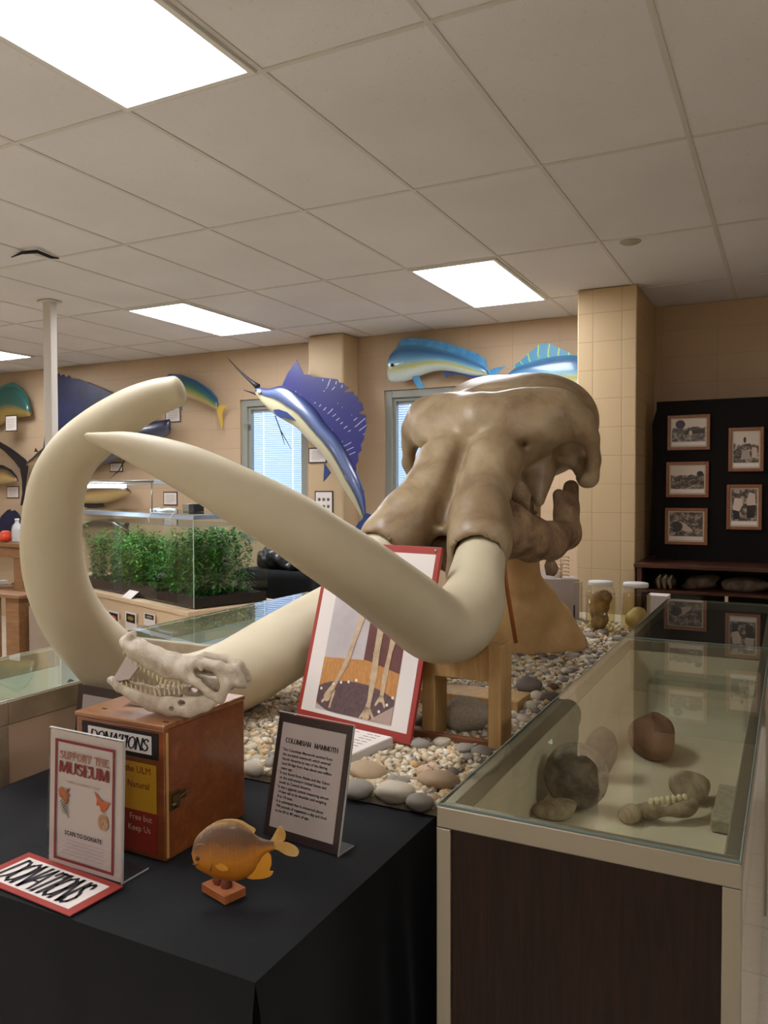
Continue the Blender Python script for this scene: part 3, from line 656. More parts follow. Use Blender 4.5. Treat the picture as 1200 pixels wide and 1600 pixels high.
# ------------------------------------------------------------------ mammoth leg poster leaning in a red frame
BL,BR=A(-1.494,2.26,-.775),A(-1.019,2.162,-.775)
pu=unit(BR-BL); pb=unit(A(-pu[1],pu[0],0)); th=math.radians(16.3); pv=Z_*math.cos(th)+pb*math.sin(th); pn=np.cross(pu,pv)
PWd=np.linalg.norm(BR-BL); PHt=.615
po=thing('leaning_poster','red-framed poster of skeleton legs leaning upright on the stones behind the tusk','poster',(BL+BR)/2)
MB().fbox(BL-pn*.012,pu,pv,pn,PWd,PHt,.012,0,.002).build('red_frame',M['red'],po)
wpg=MB().fbox(BL+pu*.018+pv*.03,pu,pv,pn,PWd-.036,PHt-.055,.001).build('white_page',M['paper'],po)
def flat(mb,pts,k=0,mi=0):   # pts in page units 0..1 across, 0..1 up
    pts=[(a,b if b>.88 else max(.025,b*1.12-.095)) for a,b in pts]
    return [BL+pu*(.018+(PWd-.036)*a)+pv*(.03+(PHt-.055)*b)+pn*(.0012+.0004*k) for a,b in pts]
def face(pts,k,name,m):
    mb=MB(); mb.prism(flat(mb,pts,k),pn*.0003); return mb.build(name,m,wpg)
pic=thing_pic=None
L,Rr=.14,.86
face([(L,.06),(Rr,.06),(Rr,.90),(L,.90)],0,'print_background',mat('pale print wall',(196,186,182),.5,c2=(176,166,164),ns=7))
face([(.52,.40),(Rr,.36),(Rr,.9),(.52,.9)],1,'print_maroon_curtain',mat('maroon print',(112,66,60),.5,c2=(96,54,50),ns=25))
face([(L,.13),(Rr,.06+.05),(Rr,.36),(.55,.40),(L,.38)],2,'print_wood_wall',wood('orange print wood',(176,118,58),(206,150,84),.5,(30,30,2),3))
ell=[(.5+.40*math.cos(t),.185+.095*math.sin(t)) for t in np.linspace(0,2*math.pi,28,endpoint=False)]
face([(min(max(a,L),Rr),max(b,.065)) for a,b in ell],3,'print_gravel_mound',mat('purple brown print',(104,80,78),.6,c2=(80,60,60),ns=80))
face([(.66,.06),(Rr,.06),(Rr,.2)],4,'print_table_corner',mat('tan print',(170,146,130),.6))
bn=MB()
def limb(pts,ws,k=5):
    for (a,b),w0,w1 in zip(zip(pts[:-1],pts[1:]),ws[:-1],ws[1:]):
        a=A(*a);b=A(*b);d=unit(b-a);n_=A(-d[1],d[0]); q=[a-n_*w0,b-n_*w1,b+n_*w1,a+n_*w0]
        bn.prism(flat(bn,q,k),pn*.0002)
        bn.prism(flat(bn,[(b[0]+w1*1.15*math.cos(t),b[1]+w1*.9*math.sin(t)) for t in np.linspace(0,6.28,9)[:-1]],k+.3),pn*.0002)
limb([(.47,.86),(.45,.66),(.40,.48),(.37,.38),(.30,.26),(.24,.18)],[.022,.03,.018,.022,.014,.03])
limb([(.30,.22),(.20,.15)],[.01,.008]); limb([(.30,.22),(.28,.13)],[.01,.008])
limb([(.60,.86),(.62,.68),(.63,.58),(.63,.44),(.64,.32),(.64,.2),(.63,.12)],[.05,.055,.03,.026,.03,.018,.03])
limb([(.63,.17),(.58,.11)],[.01,.008]); limb([(.64,.17),(.70,.12)],[.01,.008])
limb([(.78,.82),(.77,.62),(.75,.46),(.74,.34),(.74,.22)],[.05,.04,.018,.022,.016]); limb([(.5,.76),(.8,.7)],[.05,.04])
limb([(.74,.24),(.70,.19)],[.012,.008]); limb([(.74,.24),(.78,.19)],[.012,.008])
bn.build('print_leg_bones',mat('pale bone print',(206,182,148),.5,c2=(180,150,116),ns=40),wpg)
for a,b in [(.17,.215),(.28,.25),(.35,.265),(.42,.275),(.49,.29),(.80,.2),(.74,.16),(.84,.24),(.62,.09)]:
    face([(a+.012*math.cos(t),b+.008*math.sin(t)) for t in np.linspace(0,6.28,9)[:-1]],6,'print_light',M['paper'])
tk=BL+pu*(PWd-.022)+pv*(PHt-.012); MB().lathe(tk,[(.006,0),(.005,.003),(.0,.004)],14,0,pn).build('thumbtack',M['alu'],po)

# open white booklet lying on the stones
bk=thing('booklet','thick white booklet lying flat below the leaning poster','booklet',A(-1.2,2.2,TT+.004))
o_=A(-1.24,2.18,TT+.012); bu=unit(A(.97,-.16,0)); bv=A(-bu[1],bu[0],0)

q1=PZ(614,1150,TT+.045); o_=q1-bu*.30-bv*.21-Z_*.0+A(0,0,-.03)
MB().fbox(o_,bu,bv,Z_,.30,.21,.026,0,.002).build('pages',mat('page block',(206,200,190),.7),bk)
MB().fbox(o_+Z_*.026+bu*.003+bv*.003,bu,bv,Z_,.294,.204,.0015).build('cover_sheet',M['paper'],bk)
tx=MB()
for i in range(7):
    for s in range(9):
        if random.random()<.85: tx.fbox(o_+Z_*.0277+bu*(.03+.027*s)+bv*(.185-.022*i),bu,bv,Z_,.022,.004,.0002)
tx.build('text_lines',M['inkgrey'],bk)

# ------------------------------------------------------------------ signs on the table
def acrylic_sign(name,label,base,u,w,h,lean,foot,border,bcol,margin=.012):
    v=Z_*math.cos(lean)+A(-u[1],u[0],0)*math.sin(lean); n=np.cross(u,v); b=A(-u[1],u[0],0)
    t=thing(name,label,'sign',base+u*w/2)
    MB().fbox(base-n*.0052,u,v,n,w,h,.0022).fbox(base+n*.0012,u,v,n,w,h,.0016).fbox(base-n*.003,u,b,Z_,w,foot,.0024).build('acrylic_holder',M['acrylic'],t)
    MB().fbox(base+u*w+n*-.004,u,v,n,.0012,h,.006).fbox(base+v*h-n*.004,u,v,n,w,.0012,.006).fbox(base+u*w+b*0,u,b,Z_,.001,foot,.003).build('holder_edges',mat('frosted acrylic edge',(196,192,186),.3),t)
    MB().fbox(base-n*.0028+u*.003+v*.003,u,v,n,w-.006,h-.006,.003).build('backing_sheet',bcol,t)
    return t,v,n,bpy.data.objects[-1] if False else [c for c in t.children if c.name.startswith('backing_sheet')][0]
def quad(mb,o,u,v,n,x0,x1,y0,y1,e=.0005): return mb.fbox(o+u*x0+v*y0,u,v,n,x1-x0,y1-y0,e)
# "support the museum"
b0=PZ(75,1346,TT+.002); b1=PZ(190,1382,TT+.002); u=unit(b1-b0); w=np.linalg.norm(b1-b0); h=.289
t,v,n,bk_=acrylic_sign('donation_sign','upright clear-stand museum support sign with red border, left of the wooden box',b0,u,w,h,math.radians(2),.075,0,M['paper2'])
fr=b0+n*.0031
q=MB(); m_=.021; tt=.0055
quad(q,fr,u,v,n,m_,m_+tt,.014,h-.02,.0003); quad(q,fr,u,v,n,w-m_-tt,w-m_,.014,h-.02,.0003); quad(q,fr,u,v,n,m_+tt,w-m_-tt,h-.02-tt,h-.02,.0003); quad(q,fr,u,v,n,m_+tt,w-m_-tt,.014,.014+tt,.0003)
q.build('red_border',M['inkred'],bk_)
q=MB(); letters(q,'SUPPORT THE',fr+u*w/2+v*.230,u,v,n,.0155,w*.66,.2,.09,center=True); q.build('lettering',M['inkrust'],bk_)
q=MB(); letters(q,'MUSEUM',fr+u*w/2+v*.201,u,v,n,.0225,w*.67,.22,.08,center=True); q.build('lettering',M['inkred'],bk_)
ftext('lettering','MAKE A DONATION TODAY',fr+u*w/2+v*.180,u,v,n,.0075,mat('pale rust ink',(160,116,98),.7),bk_,'CENTER')
ftext('lettering','SCAN TO DONATE',fr+u*w/2+v*.071,u,v,n,.0125,M['ink'],bk_,'CENTER',1,.0003)
q=MB()
for i in range(5): quad(q,fr,u,v,n,.045+.004*i,w-.05,.030+.0075*i,.0315+.0075*i,.0002)
q.build('small_print',mat('faint print',(172,150,144),.7),bk_)
def blob(cx,cy,pts,name,m):
    mb=MB(); mb.prism([fr+u*(cx+a*1.2)+v*(cy+b*1.2) for a,b in pts],n*.0004); return mb.build(name,m,bk_)
blob(.048,.150,[(-.013,.010),(-.006,.016),(.002,.012),(.018,.016),(.008,.008),(.019,.004),(.010,.001),(.013,-.008),(.006,-.014),(.0,-.006),(-.010,-.002)],'horned_skull_print',M['rust'])
mb=MB()
for i in range(9):
    f=i/8; cx,cy=.042+.022*f,.140-.032*f; L=.012*math.sin(math.pi*min(f+.15,1))+.003
    for sgn in (1,-1):
        d=unit(A(.6*sgn+.25,.75*sgn-.1)) if sgn>0 else unit(A(-.55,-.6)); pn2=A(-d[1],d[0])*.0012
        c_=A(cx,cy); mb.prism([fr+u*q[0]+v*q[1] for q in (c_-pn2,c_+d*L,c_+pn2)],n*.0004)
mb.build('fern_print',M['fern'],bk_)
blob(w-.056,.153,[(-.018,.018),(-.012,.016),(-.002,.006),(.002,.008),(.006,.004),(.020,.006),(.014,-.004),(.004,-.014),(-.002,-.012),(-.004,-.004),(-.013,-.004),(-.011,.006)],'butterfly_print',M['monarch'])
mb=MB()
mb.prism([fr+u*(w-.052+.0145*math.cos(a)*(1 if a<5 else 1.12))+v*(.116+.0165*math.sin(a)) for a in np.linspace(0,6.1,22)],n*.0003); mb.build('shell_print',M['shell'],bk_)
mb=MB()
sp=[(w-.052+(.0125-.0018*a)*math.cos(a*1.0),.116+(.0145-.0021*a)*math.sin(a*1.0)) for a in np.linspace(0,6.2*1.05,40)]
for a,b in zip(sp[:-1],sp[1:]):
    d=unit(A(b[0]-a[0],b[1]-a[1])); nn=A(-d[1],d[0])*.0007; mb.prism([fr+n*.0005+u*(x)+v*(y) for x,y in ((a[0]-nn[0],a[1]-nn[1]),(b[0]-nn[0],b[1]-nn[1]),(b[0]+nn[0],b[1]+nn[1]),(a[0]+nn[0],a[1]+nn[1]))],n*.0002)
mb.build('shell_spiral',M['rust'],bk_)
# columbian mammoth
b0,b1=PZ(410,1303,TT+.002),PZ(528,1339,TT+.002); u=unit(b1-b0); w=np.linalg.norm(b1-b0); h=.279
t,v,n,bk_=acrylic_sign('mammoth_sign','dark-bordered information sign about the mammoth, leaning back in front of the stones',b0,u,w,h,math.radians(13),.06,0,M['darkbrown'])
fr=b0+n*.0004
tcd=MB().fbox(fr+u*.017+v*.022,u,v,n,w-.034,h-.044,.0006).build('text_card',M['paper2'],t)
fr=b0+n*.0012
q=MB(); letters(q,'COLUMBIAN  MAMMOTH',fr+u*w/2+v*.213,u,v,n,.0105,w*.70,.2,.09,center=True); q.build('lettering',M['ink'],tcd)
body=["* The Columbian Mammoth evolved from\n   the ancestral mammoth which entered\n   North America by way of the Bering\n   Land Bridge from Asia about one million\n   years ago.","* It was found from Alaska and the Yukon\n   to the mid-western United States and\n   south to Central America.","* It was a gigantic animal measuring almost\n   14 feet tall at its shoulder and weighing\n   8 to 10 tons.","* It is estimated that it consumed about\n   700 pounds of vegetation a day and lived\n   to be 60 to 80 years of age."]
ftext('lettering','\n'.join(body),fr+u*.022+v*.194,u,v,n,.0086,M['ink'],tcd,'LEFT',1.02,.00018,1.22)
# flat red DONATIONS card on the table
c0=A(-1.485,1.052,TT+.004); u=unit(A(1,-.055,0)); v=A(-u[1],u[0],0); w,h=.297,.128
t=thing('donation_card','red-bordered card with slanted hand-drawn lettering lying flat at the table corner','card',c0+u*w/2)
MB().fbox(c0,u,v,Z_,w,h,.002).build('red_card',M['red'],t)
MB().fbox(c0+u*.022+v*.014+Z_*.002,u,v,Z_,w-.044,h-.03,.0006).build('white_card',M['paper'],t)
wcd=[c for c in t.children if c.name.startswith('white_card')][0]
q=MB(); letters(q,'DONATIONS',c0+u*.030+v*.024+Z_*.0028,u,v,Z_,.076,w-.075,.22,.07,True,.12,track=-.02); q.build('lettering',M['ink'],wcd)

# ------------------------------------------------------------------ wooden donation box with its sheets
x1,y0,y1,zt=-1.182,1.284,1.562,-.502; x0=x1-.262
t=thing('donation_box','varnished wooden donation box with slotted lid and brass latch','donation box',((x0+x1)/2,(y0+y1)/2,TT))
MB().box(x0,x1,y0,y1,TT+.003,zt-.012,b=.003).build('body',M['boxwood'],t)
MB().box(x0-.002,x1+.002,y0-.004,y1+.002,zt-.012,zt,b=.003).build('lid',M['boxtop'],t)
q=MB()
for x,y,l in ((x0+.075,y0+.085,.045),(x0+.185,y0+.10,.05),(x0+.04,y0+.035,.014),(x1-.022,y0+.018,.014)): MB().box(x,x+l,y,y+.007,zt-.0005,zt+.0006).build('coin_slot' if l>.02 else 'screw_hole',M['black'],t)
MB().box(x1-.002,x1+.0018,y0+.004,y0+.010,TT+.01,zt-.018).build('worn_edge',mat('bare yellow wood',(206,160,92),.5),t)
yl=y0+.05; zl=PX(282,1243,x1)[2]; l=MB()
l.box(x1,x1+.004,y0+.012,y0+.045,zl-.022,zl+.018,b=.001); l.box(x1+.004,x1+.009,y0+.018,y0+.06,zl-.004,zl+.012,b=.001); l.lathe(A(x1+.004,y0+.022,zl-.01),[(.006,0),(.006,.006),(0,.007)],12,0,X_)
l.tube([A(x1+.006,y0+.03,zl),A(x1+.014,y0+.045,zl+.008),A(x1+.008,y0+.068,zl+.010)],.002,8); l.build('latch',M['brass'],t)
fy=y0-.0015
q=MB(); q.box(x0+.02,x1-.016,fy-.001,fy,zt-.078,zt-.02); q.build('black_label_plate',M['black'],t)
q=MB(); q.box(x0+.040,x1-.034,fy-.002,fy-.001,zt-.068,zt-.028); q.build('donations_label',M['paper'],t)
q=MB(); letters(q,'DONATIONS',A(x0+.046,fy-.0021,zt-.061),X_,Z_,A(0,-1,0),.026,x1-x0-.09,.2,.07,True,.22,track=.02); q.build('lettering',M['ink'],t)
q=MB(); q.box(x0+.025,x1-.022,fy-.001,fy,zt-.195,zt-.09); q.build('yellow_card',M['yellow'],t)
q=MB(); q.box(x0+.025,x1-.022,fy-.001,fy,zt-.283,zt-.195); q.build('red_lower_card',M['red2'],t)
ftext('lettering','the ULM',A(x1-.036,fy-.0014,zt-.112),X_,Z_,A(0,-1,0),.021,M['inkred'],t,'RIGHT')
ftext('lettering','Natural',A(x1-.040,fy-.0014,zt-.145),X_,Z_,A(0,-1,0),.021,M['inkred'],t,'RIGHT')
ftext('lettering','Free but',A(x1-.034,fy-.0014,zt-.216),X_,Z_,A(0,-1,0),.019,M['cream_ink'],t,'RIGHT')
ftext('lettering','Keep Us',A(x1-.038,fy-.0014,zt-.240),X_,Z_,A(0,-1,0),.019,M['cream_ink'],t,'RIGHT')
# framed card leaning behind the box
t=thing('framed_card','dark-bordered card standing behind the donation box, mostly hidden','card',(-1.64,1.62,TT))
c0=A(-1.80,1.585,TT+.003); u=unit(A(1,-.03,0)); v=unit(A(0,.12,1)); n=np.cross(u,v)
MB().fbox(c0,u,v,n,.28,.245,.004).build('dark_border',M['darkbrown'],t); MB().fbox(c0+u*.022+v*.03+n*.004,u,v,n,.236,.19,.0006).build('grey_sheet',mat('grey sheet',(168,156,148),.6),t)

# ------------------------------------------------------------------ crocodile skull on the box
CD=1.80; co=P(280,1106,CD); ex=unit(A(RGT[0],RGT[1],0)); ey=A(ex[1],-ex[0],0); ez=Z_      # ey points at the viewer
def K(px,py,w=0): q=P(px,py,CD)-co; return A(q@ex,w,q[2])
cs=thing('crocodile_skull','white crocodile skull with open toothy jaws resting on the donation box','skull',co)
cr=SDF((-.19,-.085,-.012),(.18,.085,.185),.0026,o=co,ex=ex,ey=ey,ez=ez,sym=1)
sc=(1,1.9,1)
cr.chain([K(203,1005,.0),K(216,1012,.004),K(242,1024,.008),K(268,1036,.012),K(292,1044,.016)],[.017,.018,.017,.020,.020],.008,sc)
cr.add(cr.cone(K(196,1000,.006),K(206,992,.006),.010,.010,(1,1.6,1)),.006)
cr.chain([K(210,1018,.022),K(240,1035,.026),K(268,1046,.034),K(298,1050,.044)],[.008,.010,.010,.010],.008)
cr.chain([K(292,1040,.02),K(315,1030,.028),K(345,1036,.032),K(368,1046,.03)],[.016,.012,.012,.012],.008,(1,1.5,1))     # skull table
cr.chain([K(296,1052,.046),K(318,1058,.055),K(336,1072,.062),K(352,1081,.062)],[.009,.008,.009,.010],.006)   # jugal bar
cr.chain([K(300,1040,.03),K(312,1052,.05)],[.008,.007],.006)
cr.chain([K(320,1030,.045),K(324,1045,.052),K(318,1058,.055)],[.005,.004,.004],.004)
cr.chain([K(346,1036,.045),K(362,1060,.055),K(354,1080,.06)],[.010,.011,.010],.008)
cr.chain([K(368,1044,.02),K(378,1060,.03),K(386,1066,.03)],[.016,.012,.006],.010,(1,1.6,1))
cr.add(cr.cone(K(310,1062,.01),K(350,1070,.012),.014,.018,(1,1.4,1)),.01)
for a,b,r in ((K(301,1031,.028),K(316,1029,.03),.010),(K(335,1028,.025),K(343,1030,.026),.0055),(K(330,1048,.06),K(340,1058,.07),.008)):
    cr.sub(cr.cone(a+A(0,0,.01),b+A(0,0,.01),r,r),.003)
cr.sub(cr.cone(K(204,986,.0),K(212,988,.0),.008,.007),.004)
cr.sub(cr.cone(K(322,1046,.02),K(322,1046,.1),.007,.009),.003)
usk=cr.build('upper_skull',M['croc'],cs)
lj=SDF((-.19,-.085,-.012),(.15,.085,.10),.0026,o=co,ex=ex,ey=ey,ez=ez,sym=1)
path=[K(174,1062,.006),K(190,1071,.016),K(215,1081,.027),K(245,1092,.038),K(275,1094,.05),K(305,1094,.058),K(330,1088,.062),K(352,1080,.062)]
lj.chain(path,[.007,.010,.013,.017,.021,.022,.017,.009],.008,(1,.5,1))
lj.add(lj.cone(K(174,1062,.0),K(190,1069,.0),.008,.008),.006)
lj.sub(lj.cone(K(294,1086,.02),K(296,1088,.1),.006,.006,(1.5,1,1)),.002); lj.sub(lj.cone(K(279,1096,.03),K(279,1096,.1),.0045,.0045,(1.3,1,1)),.002)
ljw=lj.build('lower_jaw',M['croc'],cs)
random.seed(7)
M['ctooth']=mat('ivory tooth',(226,208,166),.35)
def tooth(p,dirz,h,r):
    mb=MB(); w=unit(A(*p)); 
    q=co+ex*p[0]+ey*p[1]+ez*p[2]; ax=unit(ez*dirz+ex*random.uniform(-.25,.1)+ey*(.12 if p[1]>0 else -.12))
    mb.lathe(q-ax*h*.3,[(r,0),(r*.95,h*.5),(r*.6,h*.95),(.0003,h*1.3)],8,0,ax); mb.build('tooth',M['ctooth'],usk if dirz<0 else ljw)
for sgn in (1,-1):
    for i in range(15):
        f=i/14; px=200+95*f; py=np.interp(px,[200,220,240,268,296],[1010,1029,1041,1055,1060]); w=np.interp(px,[200,240,268,298],[.018,.032,.042,.052])
        tooth(K(px,py+2,(w+.004)*sgn),-1,random.uniform(.009,.015),.0026)
    for i in range(15):
        f=i/14; px=180+110*f; py=np.interp(px,[180,215,245,290],[1066,1074,1080,1074]); w=np.interp(px,[174,215,275,305],[.008,.027,.05,.058])
        tooth(K(px,py-2,w*sgn),1,random.uniform(.010,.016),.0026)
mb=MB(); pts=[K(203,1020,-.02),K(226,1032,-.02),K(206,1058,-.02),K(177,1064,-.02)]
mb.prism([co+ex*q[0]+ey*q[1]+ez*q[2] for q in pts],ey*.035); mb.build('jaw_prop',M['crocin'],cs)
q=K(360,1064,.066); MB().tube([co+ex*q[0]+ey*(q[1]-.015)+ez*q[2],co+ex*q[0]+ey*q[1]+ez*q[2]],.0075,12).build('yellow_lump',M['crocyel'],cs)
q=K(380,1060,.03); MB().tube([co+ex*q[0]+ey*(q[1]-.02)+ez*q[2],co+ex*(q[0]+.004)+ey*q[1]+ez*q[2]],.006,12).build('yellow_lump',M['crocyel'],cs)
tag(MB().fbox(A(-1.37,1.35,zt+.0005),unit(A(1,.3,0)),unit(A(-.3,1,0)),Z_,.19,.13,.0012).build('plastic_sheet',M['acrylic']),'clear plastic sheet under the crocodile skull on the box lid','plastic sheet')

# ------------------------------------------------------------------ fish bodies: lofted between a back line and a belly line
def resample(pts,n):
    pts=[np.array(q,float) for q in pts]; d=[0]
    for a,b in zip(pts[:-1],pts[1:]): d.append(d[-1]+np.linalg.norm(b-a))
    return [np.array([np.interp(t,d,[q[k] for q in pts]) for k in range(len(pts[0]))]) for t in np.linspace(0,d[-1],n)]
def loft_fish(mb,top,bot,place,thick,nrm,n=36,seg=20,pw=1.0):
    """top and bot: pixel outlines nose to tail; place: pixel -> point on the fish's middle plane; nrm: towards the viewer"""
    T=resample(catmull(top,6),n); B=resample(catmull(bot,6),n); vs=[];at=[]
    for i in range(n):
        a,b=place(*T[i]),place(*B[i]); c=(a+b)/2; h=(a-b)/2; hl=np.linalg.norm(h); th_=thick(i/(n-1))
        for j in range(seg):
            w=2*math.pi*j/seg
            vs.append(c+h*math.cos(w)+nrm*math.sin(w)*th_); at.append((i/(n-1),.5+.5*math.cos(w),math.sin(w)*.5+.5))
    fs=[(i*seg+j,i*seg+(j+1)%seg,(i+1)*seg+(j+1)%seg,(i+1)*seg+j) for i in range(n-1) for j in range(seg)]
    fs+=[tuple(reversed(range(seg))),tuple((n-1)*seg+j for j in range(seg))]
    return mb.add(vs,fs,True,0,at)
def fin(name,pts,place,off,nrm,t,m,parent,ar=None,rnd=False):
    if rnd:
        n0=len(pts); c=catmull([pts[-1]]+list(pts)+[pts[0],pts[1]],4); pts=[tuple(q) for q in c[4:4+4*n0]]
    P3=[place(*q)+nrm*off for q in pts]; n=len(pts)
    xs=[q[0] for q in pts]; ys=[q[1] for q in pts]; a=[]
    for x,y in pts:
        if ar is None: a.append(((x-min(xs))/(max(xs)-min(xs)+1e-6),(y-min(ys))/(max(ys)-min(ys)+1e-6),0))
        else: a.append((math.atan2(y-ar[1],x-ar[0])/math.pi+.0,math.hypot(x-ar[0],y-ar[1])/200,0))
    mb=MB(); mb.prism(P3,nrm*t,0,a); return mb.build(name,m,parent)

# piranha
PD=1.535; nv=A(RGT[1],-RGT[0],0)*1.0
pb_=thing('mounted_piranha','small glossy amber dried piranha on a wooden block, front of the table','mounted fish',PZ(350,1405,TT))
pp=lambda x,y: P(x,y,PD)
mb=MB(); loft_fish(mb,[(301,1328),(304,1314),(312,1302),(330,1288),(350,1283),(370,1284),(388,1293),(402,1306),(416,1312),(428,1314)],
 [(301,1332),(304,1347),(308,1356),(318,1362),(338,1372),(358,1376),(380,1374),(398,1360),(412,1336),(428,1328)],pp,lambda f:0.0025+.0170*math.sin(math.pi*min(1,f*1.15+.12))**.8 if f<.8 else .004+.006*(1-f),nv,44,28)
mb.build('body',M['piranha'],pb_)
fin('dorsal_fin',[(326,1292),(338,1284),(352,1280.5),(366,1280.5),(378,1283),(388,1289),(399,1296),(395,1302),(385,1296),(366,1288),(345,1288)],pp,-.002,nv,.003,M['pfin'],pb_,rnd=True)
fin('anal_fin',[(382,1366),(398,1345),(410,1330),(422,1335),(424,1350),(421,1361),(427,1362),(422,1369),(408,1373),(390,1373)],pp,-.002,nv,.003,M['porange'],pb_,rnd=True)
fin('tail_fin',[(420,1318),(426,1308),(434,1294),(440,1292),(446,1302),(445,1312),(441,1316),(450,1317),(463,1324),(467,1332),(462,1338),(448,1336),(434,1328),(422,1325)],pp,-.002,nv,.003,M['pfin'],pb_,rnd=True)
e=pp(312,1335)+nv*.0172; MB().lathe(e,[(.0050,-.006),(.0042,.0012),(.0,.002)],14,0,nv).build('eye_socket',M['crocdark'],pb_)
q=MB(); q.tube([pp(308,1320)+nv*.0145,pp(313,1314)+nv*.0150,pp(320,1313)+nv*.0160,pp(331,1319)+nv*.0175,pp(343,1314)+nv*.0170,pp(352,1318)+nv*.0174],.0012,8)
q.build('skin_fold',mat('tan skin fold',(150,108,58),.5),pb_)
q=MB(); q.tube([pp(303,1346)+nv*.0100,pp(308,1347)+nv*.0125,pp(314,1344)+nv*.0148],.0014,8); q.build('mouth_line',M['crocdark'],pb_)
q=MB(); q.tube([pp(329,1322)+nv*.0178,pp(334,1334)+nv*.0180,pp(335,1345)+nv*.0172,pp(331,1356)+nv*.0148],.0012,8); q.build('gill_line',M['crocdark'],pb_)
fin('pectoral_fin',[(340,1340),(352,1344),(360,1352),(350,1354),(341,1349)],pp,.0165,nv,.0015,M['porange'],pb_,rnd=True)
bc=PZ(315,1393,TT+.004); bu_=unit(PZ(357,1418,TT)-PZ(315,1393,TT)); bvv=A(-bu_[1],bu_[0],0)
bl_=np.linalg.norm(PZ(357,1418,TT)-PZ(315,1393,TT))
bu_=X_*.96+Y_*-.28; bu_=unit(bu_); bvv=A(-bu_[1],bu_[0],0)
MB().fbox(bc,bu_,bvv,Z_,.078,.05,.017,0,.0015).build('mount_block',M['pbase'],pb_)
cc=bc+bu_*.035+bvv*.026+Z_*.016
MB().lathe(cc-bu_*.012,[(.012,0),(.014,.006),(.011,.014),(.004,.024),(.003,.034)],14).lathe(cc+bu_*.012,[(.011,0),(.012,.006),(.009,.014),(.004,.024),(.003,.034)],14).build('mount_peg',mat('dark reddish wood',(112,56,32),.4),pb_)
# ------------------------------------------------------------------ fish on the back wall
YW=6.5
def bracket(W,px,py,parent,yb=6.5,m='finblack'):
    q=W(px,py); MB().tube([q,A(q[0],yb-.004,q[2])],.012,8).lathe(A(q[0],yb-.003,q[2]),[(0,.006),(.03,.006),(.03,0)],14,0,A(0,-1,0)).build('wall_bracket',M[m],parent)
def wf(Y): return lambda x,y: PY(x,y,Y)
NV=A(0,-1,0)
def hump(a,m=.6): return lambda f: a*max(.04,math.sin(math.pi*min(1,max(0,f*.93+.05)))**m)
# the sailfish on the pilaster
W=wf(6.06); sf=thing('mounted_sailfish','leaping blue sailfish mount with tall indigo fin, between the two windows','mounted fish',W(520,820))
cx=lambda X,Y: (350+X/4,500+Y/4)
mb=MB(); loft_fish(mb,[cx(205,420),cx(280,428),cx(370,410),cx(450,450),cx(560,540),cx(640,650),cx(720,740),cx(790,870),cx(850,1000),cx(878,1100),cx(888,1210)],
  [cx(203,470),cx(250,530),cx(330,600),cx(450,670),cx(520,740),cx(600,820),cx(680,930),cx(740,1040),cx(800,1130),cx(835,1190),cx(862,1245)],W,hump(.075),NV,50,24)
mb.build('body',M['sail'],sf)
MB().tube([W(*cx(212,418)),W(*cx(170,385)),W(*cx(120,340)),W(*cx(75,295)),W(*cx(45,262)),W(*cx(20,235))],[.03,.017,.011,.007,.005,.0015],8).build('bill',M['finblack'],sf)
MB().tube([W(*cx(215,468)),W(*cx(180,456)),W(*cx(122,438))],[.014,.008,.002],8).build('lower_bill',M['finblack'],sf)
MB().lathe(W(*cx(238,450))+NV*.045,[(.022,0),(.02,.008),(0,.012)],16,0,NV).build('eye',M['paper'],sf)
sp=[(365,408),(400,330),(455,250),(478,300),(500,340),(530,342),(560,355),(600,358),(630,362),(672,366),(710,372),(715,388),(750,396),(752,408),(782,420),(745,452),(808,448),(812,468),(838,482),(840,505),(862,520),(872,560),(840,582),(888,595),(885,630),(893,660),(880,700),(872,750),(855,780),(858,815),(840,835),(838,880),(826,905),(828,945),(815,940),(790,872),(720,745),(640,655),(560,545),(450,455)]
fin('sail_fin',[cx(*q) for q in sp],W,-.004,NV,.008,M['sailfin'],sf,ar=cx(150,1150))
fin('pectoral_fin',[cx(*q) for q in ((335,565),(370,562),(420,580),(472,628),(440,622),(380,612),(348,592))],W,.062,NV,.008,M['finblue'],sf)
fin('anal_fin',[cx(*q) for q in ((628,895),(668,955),(645,985),(622,1012),(625,950))],W,-.004,NV,.008,M['finblue'],sf)
fin('rear_dorsal_fin',[cx(*q) for q in ((855,1048),(876,1070),(868,1125),(860,1110))],W,-.004,NV,.008,M['finnavy'],sf)
fin('tail_fin',[cx(*q) for q in ((868,1245),(885,1205),(940,1222),(1030,1240),(1000,1262),(930,1272),(895,1290),(850,1312),(825,1292),(845,1262))],W,-.004,NV,.01,M['finblue'],sf)
for e in ((420,808),(380,780)): MB().tube([W(*cx(335,600))+NV*.04,W(*cx(365,690))+NV*.03,W(*cx(*e))],[.006,.005,.002],6).build('pelvic_ray',M['finblack'],sf)
bracket(W,505,690,sf,6.225)
